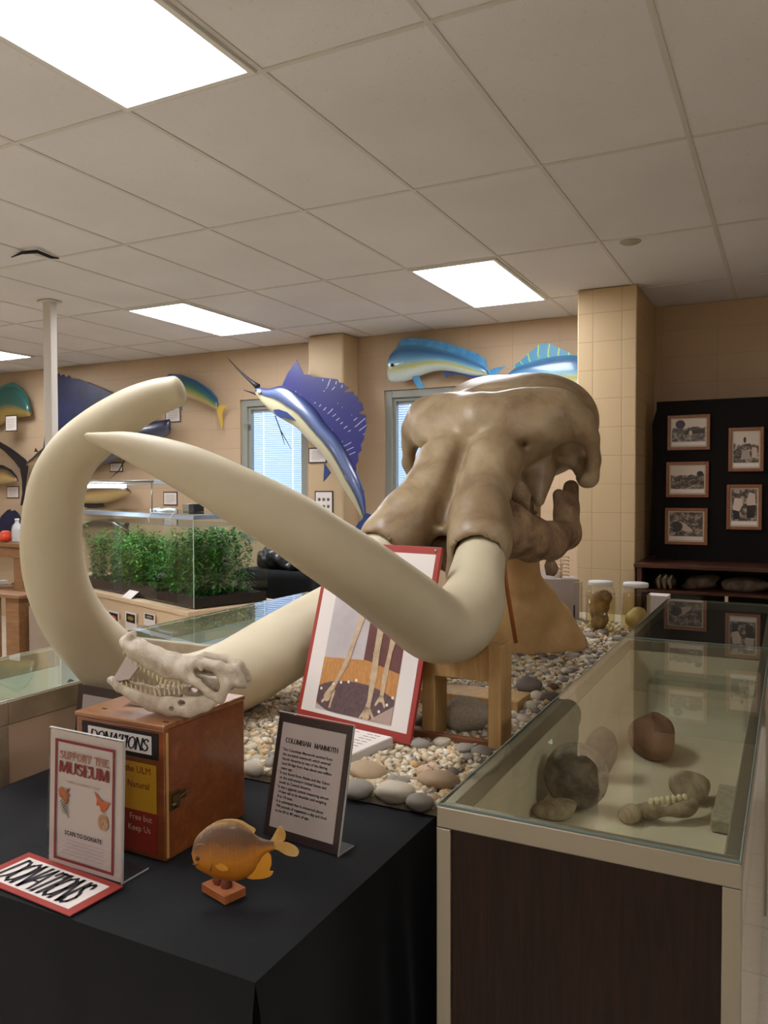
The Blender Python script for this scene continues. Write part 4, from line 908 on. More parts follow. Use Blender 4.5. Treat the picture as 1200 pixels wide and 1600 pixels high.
# blue dolphinfish above the right window
W=wf(6.38); t=thing('mounted_dolphinfish','blue and yellow dolphinfish mount above the right window','mounted fish',W(680,600))
c2=lambda X,Y: (560+X/3,500+Y/3)
mb=MB(); loft_fish(mb,[c2(140,190),c2(160,150),c2(205,120),c2(280,118),c2(380,138),c2(480,165),c2(560,200),c2(600,228),c2(612,250)],[c2(140,225),c2(145,285),c2(200,290),c2(260,275),c2(320,250),c2(380,238),c2(450,245),c2(540,262),c2(606,262)],W,hump(.06,.5),NV,40,22)
mb.build('body',M['mahi'],t)
fin('dorsal_fin',[c2(*q) for q in ((165,150),(205,88),(260,84),(340,92),(420,108),(500,135),(560,158),(598,185),(605,235),(560,205),(480,172),(380,145),(280,125),(205,128))],W,-.004,NV,.008,M['finlb'],t)
fin('pelvic_fin',[c2(*q) for q in ((258,268),(290,262),(300,290),(315,318),(290,325),(270,300))],W,.02,NV,.006,M['finlb'],t)
fin('anal_fin',[c2(*q) for q in ((395,240),(410,270),(430,255),(480,258),(540,275),(600,282),(606,262),(540,258),(450,243))],W,-.002,NV,.006,M['finblue'],t)
MB().lathe(W(*c2(170,215))+NV*.05,[(.016,0),(.014,.006),(0,.009)],14,0,NV).build('eye',M['finblack'],t)
fin('tail_fin',[c2(*q) for q in ((600,240),(640,225),(690,215),(650,250),(660,300),(612,262))],W,-.004,NV,.006,M['finlb'],t)
bracket(W,680,572,t)
# teal dolphinfish behind the skull
W=wf(6.38); t=thing('mounted_dolphinfish','teal dolphinfish mount with rayed crest behind the top of the mammoth skull','mounted fish',W(860,600))
mb=MB(); loft_fish(mb,[(790,588),(810,572),(850,560),(880,555),(905,556),(930,562)],[(790,592),(815,604),(850,612),(880,616),(905,612),(930,604)],W,hump(.05,.5),NV,24,18); mb.build('body',M['mahi'],t)
fin('dorsal_fin',[c2(*q) for q in ((720,222),(760,190),(800,155),(840,120),(872,108),(900,112),(940,130),(985,150),(1010,165),(1020,180),(900,215),(800,235))],W,-.004,NV,.008,M['fingrn'],t,ar=c2(760,420))
bracket(W,860,590,t)
# green dolphinfish beside the tusk tip
W=wf(6.40); t=thing('mounted_dolphinfish','small green dolphinfish mount just right of the blunt tusk end','mounted fish',W(310,640))
c3=lambda X,Y: (X/3,500+Y/3)
mb=MB(); loft_fish(mb,[c3(770,280),c3(790,262),c3(850,262),c3(920,290),c3(980,335),c3(1015,375),c3(1025,400)],[c3(772,300),c3(800,330),c3(860,355),c3(910,372),c3(960,392),c3(1005,415),c3(1022,414)],W,hump(.05,.5),NV,30,20); mb.build('body',M['mahig'],t)
fin('dorsal_fin',[c3(*q) for q in ((775,270),(795,252),(850,256),(920,282),(985,325),(1018,365),(1022,398),(975,345),(915,300),(850,275))],W,-.004,NV,.008,mat('deep teal fin',(40,84,110),.4),t)
fin('tail_fin',[c3(*q) for q in ((1015,400),(1045,398),(1072,404),(1050,415),(1042,440),(1045,480),(1040,515),(1025,460),(1015,415))],W,-.004,NV,.006,M['finyel'],t)
fin('pelvic_fin',[c3(*q) for q in ((835,355),(855,390),(858,425),(838,410),(825,380))],W,.01,NV,.006,M['finteal'],t)
bracket(W,300,610,t)
# big marlin-like sail left of the pole
W=wf(6.38); t=thing('mounted_sailfish','huge dark navy sailfish mount partly behind the curled tusk','mounted fish',W(170,680))
mb=MB(); loft_fish(mb,[(60,735),(90,722),(130,700),(170,680),(210,662),(240,658),(265,655)],[(60,742),(95,742),(135,735),(175,722),(212,704),(245,690),(265,678)],W,hump(.08,.5),NV,30,18); mb.build('body',M['marl'],t)
cz=lambda X,Y: (X/4,560+Y/4)
sp=[(270,575),(320,140),(370,92),(378,108),(400,100),(412,118),(432,106),(446,125),(470,128),(500,132),(540,150),(590,170),(640,190),(690,215),(740,222),(790,205),(800,190),(806,178),(812,215),(800,260),(900,330),(860,380),(700,440),(560,560),(360,640)]
fin('sail_fin',[cz(*q) for q in sp],W,-.004,NV,.008,M['finnavy'],t)
MB().tube([W(265,668),W(205,700),W(186,735),W(172,748)],[.02,.012,.006,.002],8).build('bill',M['finblack'],t)
bracket(W,170,700,t)
# teal dolphinfish at the far left
W=wf(6.40); t=thing('mounted_dolphinfish','teal and gold dolphinfish head mount at the far left edge','mounted fish',W(10,650))
mb=MB(); loft_fish(mb,[(-70,640),(-40,622),(-5,610),(20,605),(38,615),(47,635)],[(-70,655),(-40,665),(-8,668),(15,656),(35,652),(48,650)],W,hump(.07,.4),NV,26,20); mb.build('body',M['mahit'],t)
fin('dorsal_fin',[(-60,638),(-30,612),(-2,606),(10,600),(20,597),(34,606),(44,622),(46,636),(20,612),(-10,618)],W,-.004,NV,.008,M['finteal'],t)
fin('pectoral_fin',[cz(*q) for q in ((90,360),(125,360),(120,400),(100,430),(85,425),(90,395))],W,.075,NV,.006,M['finteal'],t)
bracket(W,10,632,t)
# tuna with a forked tail
W=wf(6.38); t=thing('mounted_tuna','brown tuna mount with big black forked tail, left of the curled tusk','mounted fish',W(40,720))
mb=MB(); loft_fish(mb,[(42,722),(52,714),(62,704),(80,692),(110,680),(150,672)],[(42,728),(52,730),(66,726),(84,722),(112,722),(150,730)],W,lambda f:.012+.07*f,NV,20,16); mb.build('body',M['tuna'],t)
fin('tail_fin',[cz(*q) for q in ((-40,500),(0,522),(60,556),(110,592),(160,632),(176,660),(170,720),(160,800),(152,870),(140,916),(130,920),(142,840),(140,760),(128,690),(90,640),(30,580),(-40,530))],W,-.004,NV,.012,M['finblack'],t)
fin('finlet',[(54,706),(56,700),(58,703),(60,706)],W,0,NV,.006,M['finblack'],t)
bracket(W,100,702,t)
# arched yellow fish
W=wf(6.40); t=thing('mounted_fish','arched yellow brown fish mount below the forked tail at left','mounted fish',W(5,750))
mb=MB(); loft_fish(mb,[(-50,745),(-35,735),(-15,731),(8,732),(20,740),(27,748)],[(-50,752),(-35,757),(-15,758),(8,756),(20,754),(27,752)],W,hump(.045,.5),NV,24,18); mb.build('body',M['yel'],t)
fin('dorsal_fin',[(-40,738),(-25,728),(-8,725),(5,727),(18,734),(26,744),(29,752),(24,748),(10,738),(-12,736)],W,-.004,NV,.008,M['finblack'],t)
bracket(W,0,745,t)
# small navy sail low at left
W=wf(6.38); t=thing('mounted_sailfish','round-topped navy fish fin mount low at the left above the shelf','mounted fish',W(15,850))
sp=[(-20,1160),(-15,1040),(10,985),(45,950),(62,942),(72,955),(92,948),(110,962),(128,990),(140,1060),(142,1160)]
fin('sail_fin',[cz(*q) for q in sp],W,-.004,NV,.01,M['finnavy'],t)
mb=MB(); loft_fish(mb,[(-20,845),(0,846),(20,846),(36,848)],[(-20,856),(0,858),(20,858),(36,854)],W,hump(.05,.5),NV,16,14); mb.build('body',M['marl'],t)
bracket(W,10,850,t)
# tan fish seen above and through the tank
W=wf(6.40); t=thing('mounted_fish','tan fish mount seen just above the aquarium lamp','mounted fish',W(165,775))
mb=MB(); loft_fish(mb,[(120,772),(140,764),(165,760),(185,759),(198,762),(204,768)],[(120,786),(140,787),(165,786),(185,780),(198,775),(204,772)],W,hump(.05,.5),NV,24,18); mb.build('body',M['yel'],t)
fin('dark_fin',[(126,790),(132,782),(146,779),(158,783),(164,792),(150,794),(138,794)],W,-.004,NV,.008,M['finblack'],t)
bracket(W,165,773,t)
W=wf(6.40); t=thing('mounted_fish','grey fish mount seen dimly through the aquarium glass','mounted fish',W(180,830))
mb=MB(); loft_fish(mb,[(120,822),(150,812),(175,812),(190,820),(200,826)],[(120,838),(150,842),(172,840),(188,832),(200,829)],W,hump(.05,.5),NV,24,18); mb.build('body',M['tuna'],t)
fin('tail_fin',[(192,822),(203,810),(200,828),(212,850),(198,836)],W,-.004,NV,.008,M['finblack'],t)
bracket(W,165,826,t)
# placards
def placard(x0,y0,x1,y1,Y,label,frame=True,txt=True,pic=False):
    a,b=PY(x0,y1,Y),PY(x1,y0,Y); t=thing('placard',label,'placard',a,'wall placards' if False else None)
    e=.012
    if frame: MB().box(a[0]-e,b[0]+e,Y-.004,Y,a[2]-e,b[2]+e).build('frame',M['darkbrown'],t)
    MB().box(a[0],b[0],Y-.006,Y-.004,a[2],b[2]).build('sheet',M['paper'],t)
    if txt:
        m=MB(); h=b[2]-a[2]; w=b[0]-a[0]
        for i in range(6): m.box(a[0]+w*.14,b[0]-w*(.14+.2*(i==5)),Y-.0068,Y-.006,b[2]-h*(.2+.12*i)-h*.02,b[2]-h*(.2+.12*i))
        m.build('text_lines',M['inkgrey'],t)
    if pic:
        m=MB(); h=b[2]-a[2]; w=b[0]-a[0]
        for i in range(3):
            for j in range(2): m.lathe(A(a[0]+w*(.22+.28*i),Y-.006,a[2]+h*(.35+.32*j)),[(w*.09,0),(w*.09,.001),(0,.001)],10,0,NV)
        m.build('diagram',M['inkgrey'],t)
placard(10,650,26,673,6.30,'white placard under the teal dolphinfish head at far left'); placard(260,637,281,659,YW-.002,'white placard below the green dolphinfish')
placard(173,724,191,736,YW-.002,'small white placard above the aquarium lamp'); placard(257,770,276,788,YW-.002,'white placard above the aquarium, below the pointed tusk')
placard(12,761,29,777,YW-.002,'white placard under the arched yellow fish'); placard(484,701,509,722,6.223,'white placard on the pilaster behind the sailfish')
placard(494,769,519,803,6.223,'framed sheet of small diagrams low on the pilaster',True,False,True)

# ------------------------------------------------------------------ aquarium on its table
tc=P(303,952,4.98); TZ=tc[2]
d1=unit((P(395,930,5.28)-tc)*A(1,1,0)); d2=A(-d1[1],d1[0],0)      # right side going back, front face going left
if d2[0]>0: d2=-d2
W1,W2=.56,1.75; HT=.585
at=thing('aquarium_table','light beige table under the aquarium and its card labels','table',tc+d1*.3+d2*.6+A(0,0,FLOOR-TZ))
oo=tc-d1*.07-d2*.05
MB().fbox(oo-Z_*.035,d1,d2,Z_,.72,2.75,.03,0,.003).build('table_top',M['beige2'],at)
MB().fbox(oo-Z_*.165+d1*.012+d2*.012,d1,d2,Z_,.69,2.72,.13).build('apron',M['beige2'],at)
for a,b in ((.02,.02),(.63,.02),(.02,2.64),(.63,2.64)): MB().fbox(oo+d1*a+d2*b+Z_*(FLOOR-TZ),d1,d2,Z_,.06,.06,TZ-FLOOR-.165).build('leg',M['beige2'],at)
aq=thing('aquarium','planted glass aquarium with a dark soil bed, behind the tusks','aquarium',tc+d1*W1/2+d2*W2/2)
tc=tc+Z_*.002; g=.006
for o,u,v,a,b,nm in ((tc,d2,d1,W2,g,'front_pane'),(tc+d1*(W1-g),d2,d1,W2,g,'back_pane'),(tc+d1*g,d2,d1,g,W1-2*g,'side_pane'),(tc+d1*g+d2*(W2-g),d2,d1,g,W1-2*g,'side_pane')):
    MB().fbox(o,u,v,Z_,a,b,HT).build(nm,M['glass'],aq)
m=MB(); m.fbox(tc+d1*.001-d2*.001-d1*.002,d1,d2,Z_,.004,.004,HT); m.build('corner_seal',mat('pale silicone',(176,196,180),.3),aq)
m=MB(); rs=np.random.RandomState(3); NX,NY=30,14
vs=[];fs=[]
for j in range(NY+1):
    for i in range(NX+1):
        z=.065+.02*mnoise.noise((i*.3,j*.3,1)); vs.append(tc+d2*(g+.001+(W2-2*g-.002)*i/NX)+d1*(g+.001+(W1-2*g-.002)*j/NY)+Z_*z)
fs=[(j*(NX+1)+i,j*(NX+1)+i+1,(j+1)*(NX+1)+i+1,(j+1)*(NX+1)+i) for j in range(NY) for i in range(NX)]; n0=len(vs)
per=[i for i in range(NX+1)]+[j*(NX+1)+NX for j in range(1,NY+1)]+[NY*(NX+1)+i for i in range(NX-1,-1,-1)]+[j*(NX+1) for j in range(NY-1,0,-1)]
for k in per: q=vs[k].copy(); q[2]=tc[2]+.001; vs.append(q)
fs+=[(per[k],per[(k+1)%len(per)],n0+(k+1)%len(per),n0+k) for k in range(len(per))]
m.add(vs,fs,False); m.build('soil_bed',M['soil'],aq)
MB().fbox(tc+d1*g+d2*g+Z_*(HT-.075),d1,d2,Z_,W1-2*g,W2-2*g,.002).build('water_surface',M['water'],aq)
MB().fbox(tc+d1*.0+d2*.0+Z_*(HT+.001),d1,d2,Z_,W1,W2,.006).build('glass_lid',M['glass'],aq)
m=MB(); e=.016
for q in ((0,0,W1,e),(0,W2-e,W1,e),(0,e,e,W2-2*e),(W1-e,e,e,W2-2*e)): m.fbox(tc+d1*q[0]+d2*q[1]+Z_*(HT-.026),d1,d2,Z_,q[2],q[3],.026)
m.build('rim',mat('pale blue plastic rim',(176,190,206),.35),aq)
def leaf(mb,o,d,L,w,droop):
    s_=unit(np.cross(d,Z_)+1e-6); pts=[]
    for i in range(5):
        f=i/4; c=o+d*L*f-Z_*droop*L*f*f; ww=w*math.sin(math.pi*(.12+.88*f))**.8 if f<1 else .0003
        pts+= [c-s_*ww,c+s_*ww+Z_*.0008]
    mb.add(pts,[(2*i,2*i+1,2*i+3,2*i+2) for i in range(4)],True)
plants=[MB(),MB()]; rs=np.random.RandomState(11)
def dens(b): # height profile along the tank
    return .10+.26*(.5+.5*math.sin(b*5.3+.6))*(.6+.4*math.sin(b*13+1))
for i in range(400):
    b=rs.uniform(.03,W2-.04); a=rs.uniform(.04,W1-.05); base=tc+d1*a+d2*b+Z_*.06
    h=max(.14,np.interp(b,[0,.25,.45,.56,.72,.86,1.05,1.3,1.75],[.42,.44,.36,.25,.17,.24,.34,.30,.36])+.035*rs.randn()) 
    nz=int(h/.017); lean=rs.uniform(-.16,.16,2)
    for k in range(nz):
        f=k/nz
        for r in range(3):
            ang=rs.uniform(0,6.28); d=unit(A(math.cos(ang),math.sin(ang),rs.uniform(.0,.8)))
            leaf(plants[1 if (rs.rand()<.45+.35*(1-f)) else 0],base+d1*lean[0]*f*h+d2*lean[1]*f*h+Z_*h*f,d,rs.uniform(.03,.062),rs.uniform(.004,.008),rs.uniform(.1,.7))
cl=lambda V:V
for i,(pb2,mm) in enumerate(((plants[0],'leaf'),(plants[1],'leafd'))):
    V=np.array(pb2.v); loc_=(V-tc); a=loc_@d1; b=loc_@d2
    V=V+np.outer(np.clip(a,g+.004,W1-g-.004)-a,d1)+np.outer(np.clip(b,g+.004,W2-g-.004)-b,d2); V[:,2]=np.minimum(V[:,2],tc[2]+HT-.09); pb2.v=[tuple(q) for q in V]
    tag(pb2.build('aquarium_plants',M[mm]),['bright green bushy aquarium leaves filling the tank','dark green aquarium leaves low in the tank'][i],'aquarium plants',None,'stuff')
# lamp above the tank, clutter on the lid
tl=thing('tank_lamp','slim hanging lamp bar shining above the aquarium','lamp',P(164,758,5.4))
a,b=P(134,762,5.4),P(192,762,5.4); u=unit(b-a); L=np.linalg.norm(b-a)
MB().fbox(a+u*-.03+Z_*.022,u,np.cross(Z_,u),Z_,.62,.08,.03,0,.004).build('lamp_housing',mat('pale lamp housing',(198,206,214),.4),tl)
MB().fbox(a,u,np.cross(Z_,u),Z_,L,.07,.022).build('lit_tube_cover',M['tanklamp'],tl)
MB().tube([P(120,752,5.4),P(240,752,5.35)],.008,8).build('hanger_rail',M['alu'],tl)
zb=tc[2]+HT+.008
for qx in (128,237):
    q=P(qx,752,5.37); MB().tube([q,A(q[0],q[1],zb+.003)],.005,8).build('bracket_arm',M['alu'],tl)
bx=thing('filter_pump','small black and silver pump box on the aquarium lid','pump',P(184,792,5.2)-Z_*.02)
c0=tc+d2*.58+d1*.25+Z_*(HT+.008)
MB().fbox(c0,-d2,d1,Z_,.085,.08,.055,0,.005).build('silver_half',M['alu'],bx); MB().fbox(c0-d2*.086,-d2,d1,Z_,.07,.08,.055,0,.004).build('black_half',M['black'],bx)
m=MB(); m.tube([tc+d2*(.95-.05*i)+d1*(.2+.03*math.sin(i*1.3))+Z_*(HT+.012+.012*math.sin(i*.9)**2) for i in range(8)],.011,8)
tag(m.build('plastic_bag',mat('white film plastic',(216,222,226),.25)),'crumpled clear white plastic lying on the aquarium lid','plastic bag')
for x in (.25,.55): 
    tag(MB().tube([tc+d2*x+Z_*(HT+.009),tc+d2*(x+.02)-d1*.012+Z_*(HT-.02),tc+d2*(x+.01)-d1*.01+Z_*(HT-.06)],.003,6).build('lid_clip',M['white']),['thin white clip hooked over the aquarium rim, nearer the corner','thin white clip hooked over the aquarium rim, nearer the pump'][x>.4],'clip')
# cards on the table front
oo2=oo
def hang(px0,py0,px1,py1,label,colr):
    D=4.93; a=P(px0,py1,D); b=P(px1,py1,D); c=P(px0,py0,D)
    # put on the apron plane (through oo, normal -d1)
    def onpl(x,y):
        r=ray(x,y); n_=d1; return r*(((oo-d1*.004)@n_)/(r@n_))
    a,b,c=onpl(px0,py1),onpl(px1,py1),onpl(px0,py0); u=d2*-1; w=abs((b-a)@u); h=c[2]-a[2]
    t=thing('fish_card',label,'card',a); nn=-d1
    MB().fbox(a,u,-nn,Z_,w,.002,h).build('card_sheet',M['paper'],t)
    MB().fbox(a+u*w*.1+Z_*h*.55+nn*.0006,u,-nn,Z_,w*.8,.001,h*.38).build('picture_panel',M['black'],t)
    mb=MB(); cc=a+u*w*.5+Z_*h*.74+nn*.0012
    mb.prism([cc+u*w*.28*math.cos(q)+Z_*h*.09*math.sin(q) for q in np.linspace(0,6.28,13)[:-1]],nn*.0004); mb.build('fish_picture',mat('card fish print',colr,.5),t)
hang(169,953,186,990,'white card with an orange fish picture on the aquarium table front',(206,86,44)); hang(196,955,213,990,'white card with an olive fish picture on the aquarium table front',(150,120,50))
hang(225,957,242,976,'short white card with a dark fish picture on the aquarium table front',(140,140,110)); hang(148,948,157,985,'white card mostly hidden by the curled tusk on the aquarium table',(150,130,90))
q0=P(141,944,4.90); q0=A(q0[0],q0[1],oo[2]+.003); t=thing('tent_card','small white tent card standing on the aquarium table edge','card',q0)
q0=oo+d2*.93+d1*.01-Z_*.004; u=-d2; v=unit(Z_*.6+d1*.8)
MB().fbox(q0,u,np.cross(v,u)*-1,v,.14,.002,.075).build('card_front',M['paper'],t)
m=MB()
for i in range(4): m.fbox(q0+u*.02+v*(.055-.013*i)+np.cross(v,u)*.0005,u,np.cross(v,u)*-1,v,.10,.0004,.003)
m.build('text_lines',M['inkgrey'],t)
# black draped things right of the tank
c0=PY(393,935,5.05); 
t=thing('draped_cabinet','black cloth-draped stand between the aquarium and the window wall','draped stand',A(-3.05,5.3,FLOOR))
zt2=PY(440,893,5.0)[2]; xa,xb=PY(392,900,5.0)[0],PY(481,900,5.0)[0]
def drape(x0,x1,y0,y1,z0,z1,name,par,amp=.015,seed=0):
    m=MB(); n=60; vs=[];rows=14
    per=[A(x0+(x1-x0)*i/20,y0,0) for i in range(20)]+[A(x1,y0+(y1-y0)*i/12,0) for i in range(12)]+[A(x1-(x1-x0)*i/20,y1,0) for i in range(20)]+[A(x0,y1-(y1-y0)*i/12,0) for i in range(12)]
    N=len(per); c=A((x0+x1)/2,(y0+y1)/2,0)
    for r in range(rows+1):
        f=r/rows
        for i,q in enumerate(per):
            d=unit(q-c); am=amp*(.2+f)*(math.sin(i*1.35+seed)+.6*math.sin(i*.7+2*f+seed)); vs.append(A(q[0],q[1],z1-(z1-z0)*f)+d*(am+ (0 if r else -.01)))
    fs=[(r*N+i,r*N+(i+1)%N,(r+1)*N+(i+1)%N,(r+1)*N+i) for r in range(rows) for i in range(N)]+[tuple(range(N))]
    m.add(vs,fs,True); return m.build(name,M['cloth'],par)
drape(xa-.15,xb,5.02,5.6,FLOOR+.002,zt2,'draped_cloth',t)
m=SDF((xa-.2,5.0,zt2-.02),(xb+.12,5.65,zt2+.30),.02)
m.add(m.ell(((xa+xb)/2-.12,5.3,zt2+.07),(.26,.22,.12)),.03)
m.add(m.ell(((xa+xb)/2+.08,5.25,zt2+.03),(.2,.2,.05)),.04)
m.d+=.02*np.sin(m.p[...,0]*45+m.p[...,2]*30)*np.sin(m.p[...,2]*38+m.p[...,1]*20)
tag(m.build('covered_bundle',M['blackpl'],None),'shiny crumpled black plastic-covered bundle on the draped stand','bundle')
# furniture at the far left
def wp(px,py,D): return P(px,py,D)
t=thing('display_shelf','brown wooden shelf unit at the far left below the navy fin','shelf',A(-5.6,4.3,FLOOR))
sd=5.45; a=P(35,856,sd)
u=unit(A(1,.05,0)); vv=A(-u[1],u[0],0)
MB().fbox(a-u*1.5,u,vv,Z_,1.5,.36,.03,0,.004).build('top_board',M['oak'],t)
MB().fbox(a-u*1.48+vv*.02-Z_*.075,u,vv,Z_,1.46,.30,.075).build('top_rail',M['oak'],t)
z2=P(30,930,sd)[2]
MB().fbox(A(a[0],a[1],z2)-u*1.48+vv*.02,u,vv,Z_,1.45,.32,.03).build('lower_shelf',M['oak'],t)
for k in (0,.9): MB().fbox(A(a[0],a[1],FLOOR)-u*(.12+k)+vv*.03,u,vv,Z_,.08,.08,a[2]-FLOOR-.01).build('post',M['oak'],t)
MB().fbox(A(a[0],a[1],z2+.03)-u*.055+vv*.2,u,vv,Z_,.05,.10,a[2]-z2-.105).build('dark_back_post',M['cabinet'],t)
t=thing('work_stool','light wooden post and shelf end standing in front of the curled tusk gap at left','stand',P(20,1010,4.9))
a=P(38,937,4.9); 
a=a-X_*.07; MB().fbox(A(a[0]-.4,a[1],a[2]),X_,Y_,Z_,.42,.16,.02,0,.003).build('top_board',M['oak'],t)
MB().box(a[0]-.14,a[0]-.02,a[1]+.03,a[1]+.12,FLOOR,a[2]).build('post',M['oak'],t); MB().box(a[0]-.40,a[0]-.30,a[1]+.03,a[1]+.12,FLOOR,a[2]).build('post',M['oak'],t)
s_=wp(10,848,sd)
b0=P(9,848,5.6); r_=.045
tag(MB().lathe(A(b0[0],b0[1],P(35,856,sd)[2]+.031),[(.01,.0),(.035,.004),(.05,.03),(.045,.06),(.02,.078),(0,.08)],20).build('red_ball',M['redpl']),'glossy orange red rounded toy on the far left shelf top','toy')
b0=P(27,848,5.6); bz=P(35,856,sd)[2]+.031
t=thing('water_bottle','clear ribbed plastic bottle on the far left shelf top','bottle',A(b0[0],b0[1],bz))
MB().lathe(A(b0[0],b0[1],bz),[(0,0),(.036,.0),(.038,.01),(.035,.03),(.038,.045),(.035,.06),(.038,.075),(.035,.09),(.03,.115),(.014,.135),(.013,.15)],24).build('bottle_body',mat('frosted bottle plastic',(190,190,186),.2),t)
MB().lathe(A(b0[0],b0[1],bz+.15),[(0,0),(.015,0),(.015,.014),(0,.015)],16).build('cap',M['white'],t)
rs=np.random.RandomState(5)
q=P(46,985,4.75); bz0=FLOOR
tag(MB().fbox(A(q[0]-.14,q[1]+.10,FLOOR+.002),unit(A(1,.2,0)),unit(A(-.2,1,0)),Z_,.30,.26,P(46,950,4.75)[2]-FLOOR,0,.02).build('storage_bin',mat('grey brown bin',(150,132,112),.7,c2=(132,116,98),ns=6)),'grey brown storage bin under the aquarium table, left of the curled tusk','bin')
for i in range(5):
    q=A(a[0],a[1],0); c=A(P(35,856,sd)[0]-.08-.11*i,P(35,856,sd)[1]+.12+.1*rs.rand(),z2+.031)
    m=MB(); L=.05+.03*rs.rand(); m.fbox(c,unit(A(1,rs.uniform(-.6,.6),0)),unit(A(.1,1,0)),Z_,L,.07,.012+.02*rs.rand(),0,.002)
    tag(m.build('small_sample',[M['paper'],M['black'],M['alu'],M['stan'],M['white']][i]),['white paper packet on the lower far left shelf','black packet on the lower far left shelf','metal tin on the lower far left shelf','tan sample on the lower far left shelf','white tub on the lower far left shelf'][i],'shelf item')

# ------------------------------------------------------------------ things behind the skull on the right
gz=TT+.005
c=P(868,985,4.75); gx0=P(800,985,4.75); gx1=P(905,985,4.75)
ztg=P(870,905,4.75)[2]
t=thing('display_box','pale grey display box behind the skull pedestal','box',A(c[0],c[1],gz))
u=unit(gx1-gx0); u=unit(A(u[0],u[1],0)); vv=A(-u[1],u[0],0); LL=np.linalg.norm((gx1-gx0)[:2]); g0=A(gx0[0],gx0[1],gz)
MB().fbox(g0,u,vv,Z_,LL,.16,ztg-gz).build('box_body',M['greybox'],t)
g1=g0+Z_*(ztg-gz+.0005)
def on(px,d=.05): f=(px-800)/105*LL; return g1+u*f+vv*d
t=thing('picture_card','pale blue picture card leaning on top of the grey box','card',on(850))
v_=unit(Z_+vv*.35); MB().fbox(on(834,.03),u,np.cross(v_,u)*-1,v_,LL*.34,.004,.055).build('card_sheet',M['paper'],t); MB().fbox(on(837,.03)+v_*.006-np.cross(v_,u)*-.0005*1,u,np.cross(v_,u)*1,v_,LL*.28,.0006,.042).build('blue_picture',M['bluecard'],t)
t=thing('rib_skeleton','small pale rib skeleton standing at the right end of the grey box','skeleton',on(888))
for i in range(6):
    o=on(884,.08)+Z_*(.012+.022*i); MB().tube([o+u*(.035*math.cos(q))*(1)-vv*.02*math.sin(q)+Z_*.008*math.sin(q) for q in np.linspace(-.2,2.6,8)],.0035,6).build('rib',mat('ivory rib',(206,178,136),.5) if i==0 else bpy.data.materials['ivory rib'],t)
MB().tube([on(880,.08),on(880,.08)+Z_*.14],.005,6).build('spine',bpy.data.materials['ivory rib'],t)
t=thing('white_fin_bone','flat pale fin-shaped bone leaning at the back of the grey box','bone',on(868))
mb=MB(); mb.prism([on(858,.1),on(884,.1),on(886,.1)+Z_*.10,on(878,.1)+Z_*.06],vv*.006); mb.build('bone_plate',M['paper'],t)
m=MB(); m.lathe(on(878,.03),[(0,0),(.008,.0),(.008,.03),(.003,.035),(.005,.045),(0,.05)],12); tag(m.build('small_vial',M['acrylic']),'tiny clear vial on the front edge of the grey box','vial')
def jar(px,py,D,r,h,label,fill,amount,lab2,seed):
    c=P(px,py,D); c=A(c[0],c[1],gz); t=thing('specimen_jar',label,'jar',c)
    MB().lathe(c,[(0,.0),(r*.92,.0),(r,.012),(r,h*.74),(r*.93,h*.84),(r*.74,h*.90),(r*.74,h*.94)],36).build('glass_wall',M['glass'],t)
    MB().lathe(c+Z_*(h*.915),[(0,.0),(r*.82,0),(r*.84,.006),(r*.84,h*.075),(r*.80,h*.085),(0,h*.088)],36).build('white_lid',M['lid'],t)
    MB().lathe(c+Z_*.006,[(0,0),(r*.93,.002),(r*.95,.012),(r*.95,h*.74),(0,h*.742)],28).build('preserving_liquid',M['liquid'],t)
    s=SDF((c[0]-r,c[1]-r,c[2]),(c[0]+r,c[1]+r,c[2]+h),.005)
    rr=np.random.RandomState(seed)
    if amount>.5:
        for k in range(9): s.add(s.ell((c[0]+rr.uniform(-.36,.36)*r,c[1]+rr.uniform(-.36,.36)*r,c[2]+h*(.2+.06*k)),(r*.55,r*.55,h*.15)),.01)
    else: s.add(s.ell((c[0]+.1*r,c[1]-.1*r,c[2]+h*.26),(r*.78,r*.7,h*.2)),.01); s.add(s.ell((c[0]+.2*r,c[1]-.1*r,c[2]+h*.4),(r*.5,r*.5,h*.12)),.01)
    s.build('specimen',fill,t)
jar(938,980,4.42,.079,.285,'large specimen jar full of brown organ, next to the skull pedestal',M['specimen'],1,0,2)
jar(993,980,4.42,.081,.275,'large specimen jar holding one pale specimen, beside the glass case corner',M['specpale'],.3,0,5)
jar(705,960,3.75,.06,.22,'specimen jar glimpsed between the poster and the near tusk base',M['specimen'],1,0,9)
c=P(903,985,4.5); t=thing('acrylic_column','clear acrylic block standing between the grey box and the brown jar','acrylic block',A(c[0],c[1],gz))
MB().box(c[0]-.02,c[0]+.02,c[1]-.02,c[1]+.02,gz,gz+.27).build('block',M['acrylic'],t); MB().box(c[0]-.021,c[0]-.012,c[1]-.021,c[1]-.019,gz,gz+.14).build('dark_strip',M['black'],t)
c=PZ(1030,985,gz)
t=thing('paper_stack','small stack of white papers behind the right jar','papers',A(-.66,4.62,gz))
MB().box(-.71,-.60,4.62,4.74,gz,gz+.20).build('white_block',M['paper'],t)
c=P(789,800,4.9); t=thing('marker_bottle','small white bottle with red cap glimpsed beside the near tusk sheath','bottle',A(c[0],c[1],ztg))
c=P(789,815,4.9); 
MB().lathe(A(c[0],c[1],c[2]-.05),[(0,0),(.022,0),(.022,.06),(.012,.075)],16).build('bottle_body',M['paper'],t); MB().lathe(A(c[0],c[1],c[2]+.024),[(0,0),(.013,0),(.01,.04),(0,.045)],14).build('red_cap',M['redpl'],t)
MB().box(c[0]-.08,c[0]+.06,c[1]-.03,c[1]+.1,gz,c[2]-.0505).build('stand_block',M['greybox'],t)
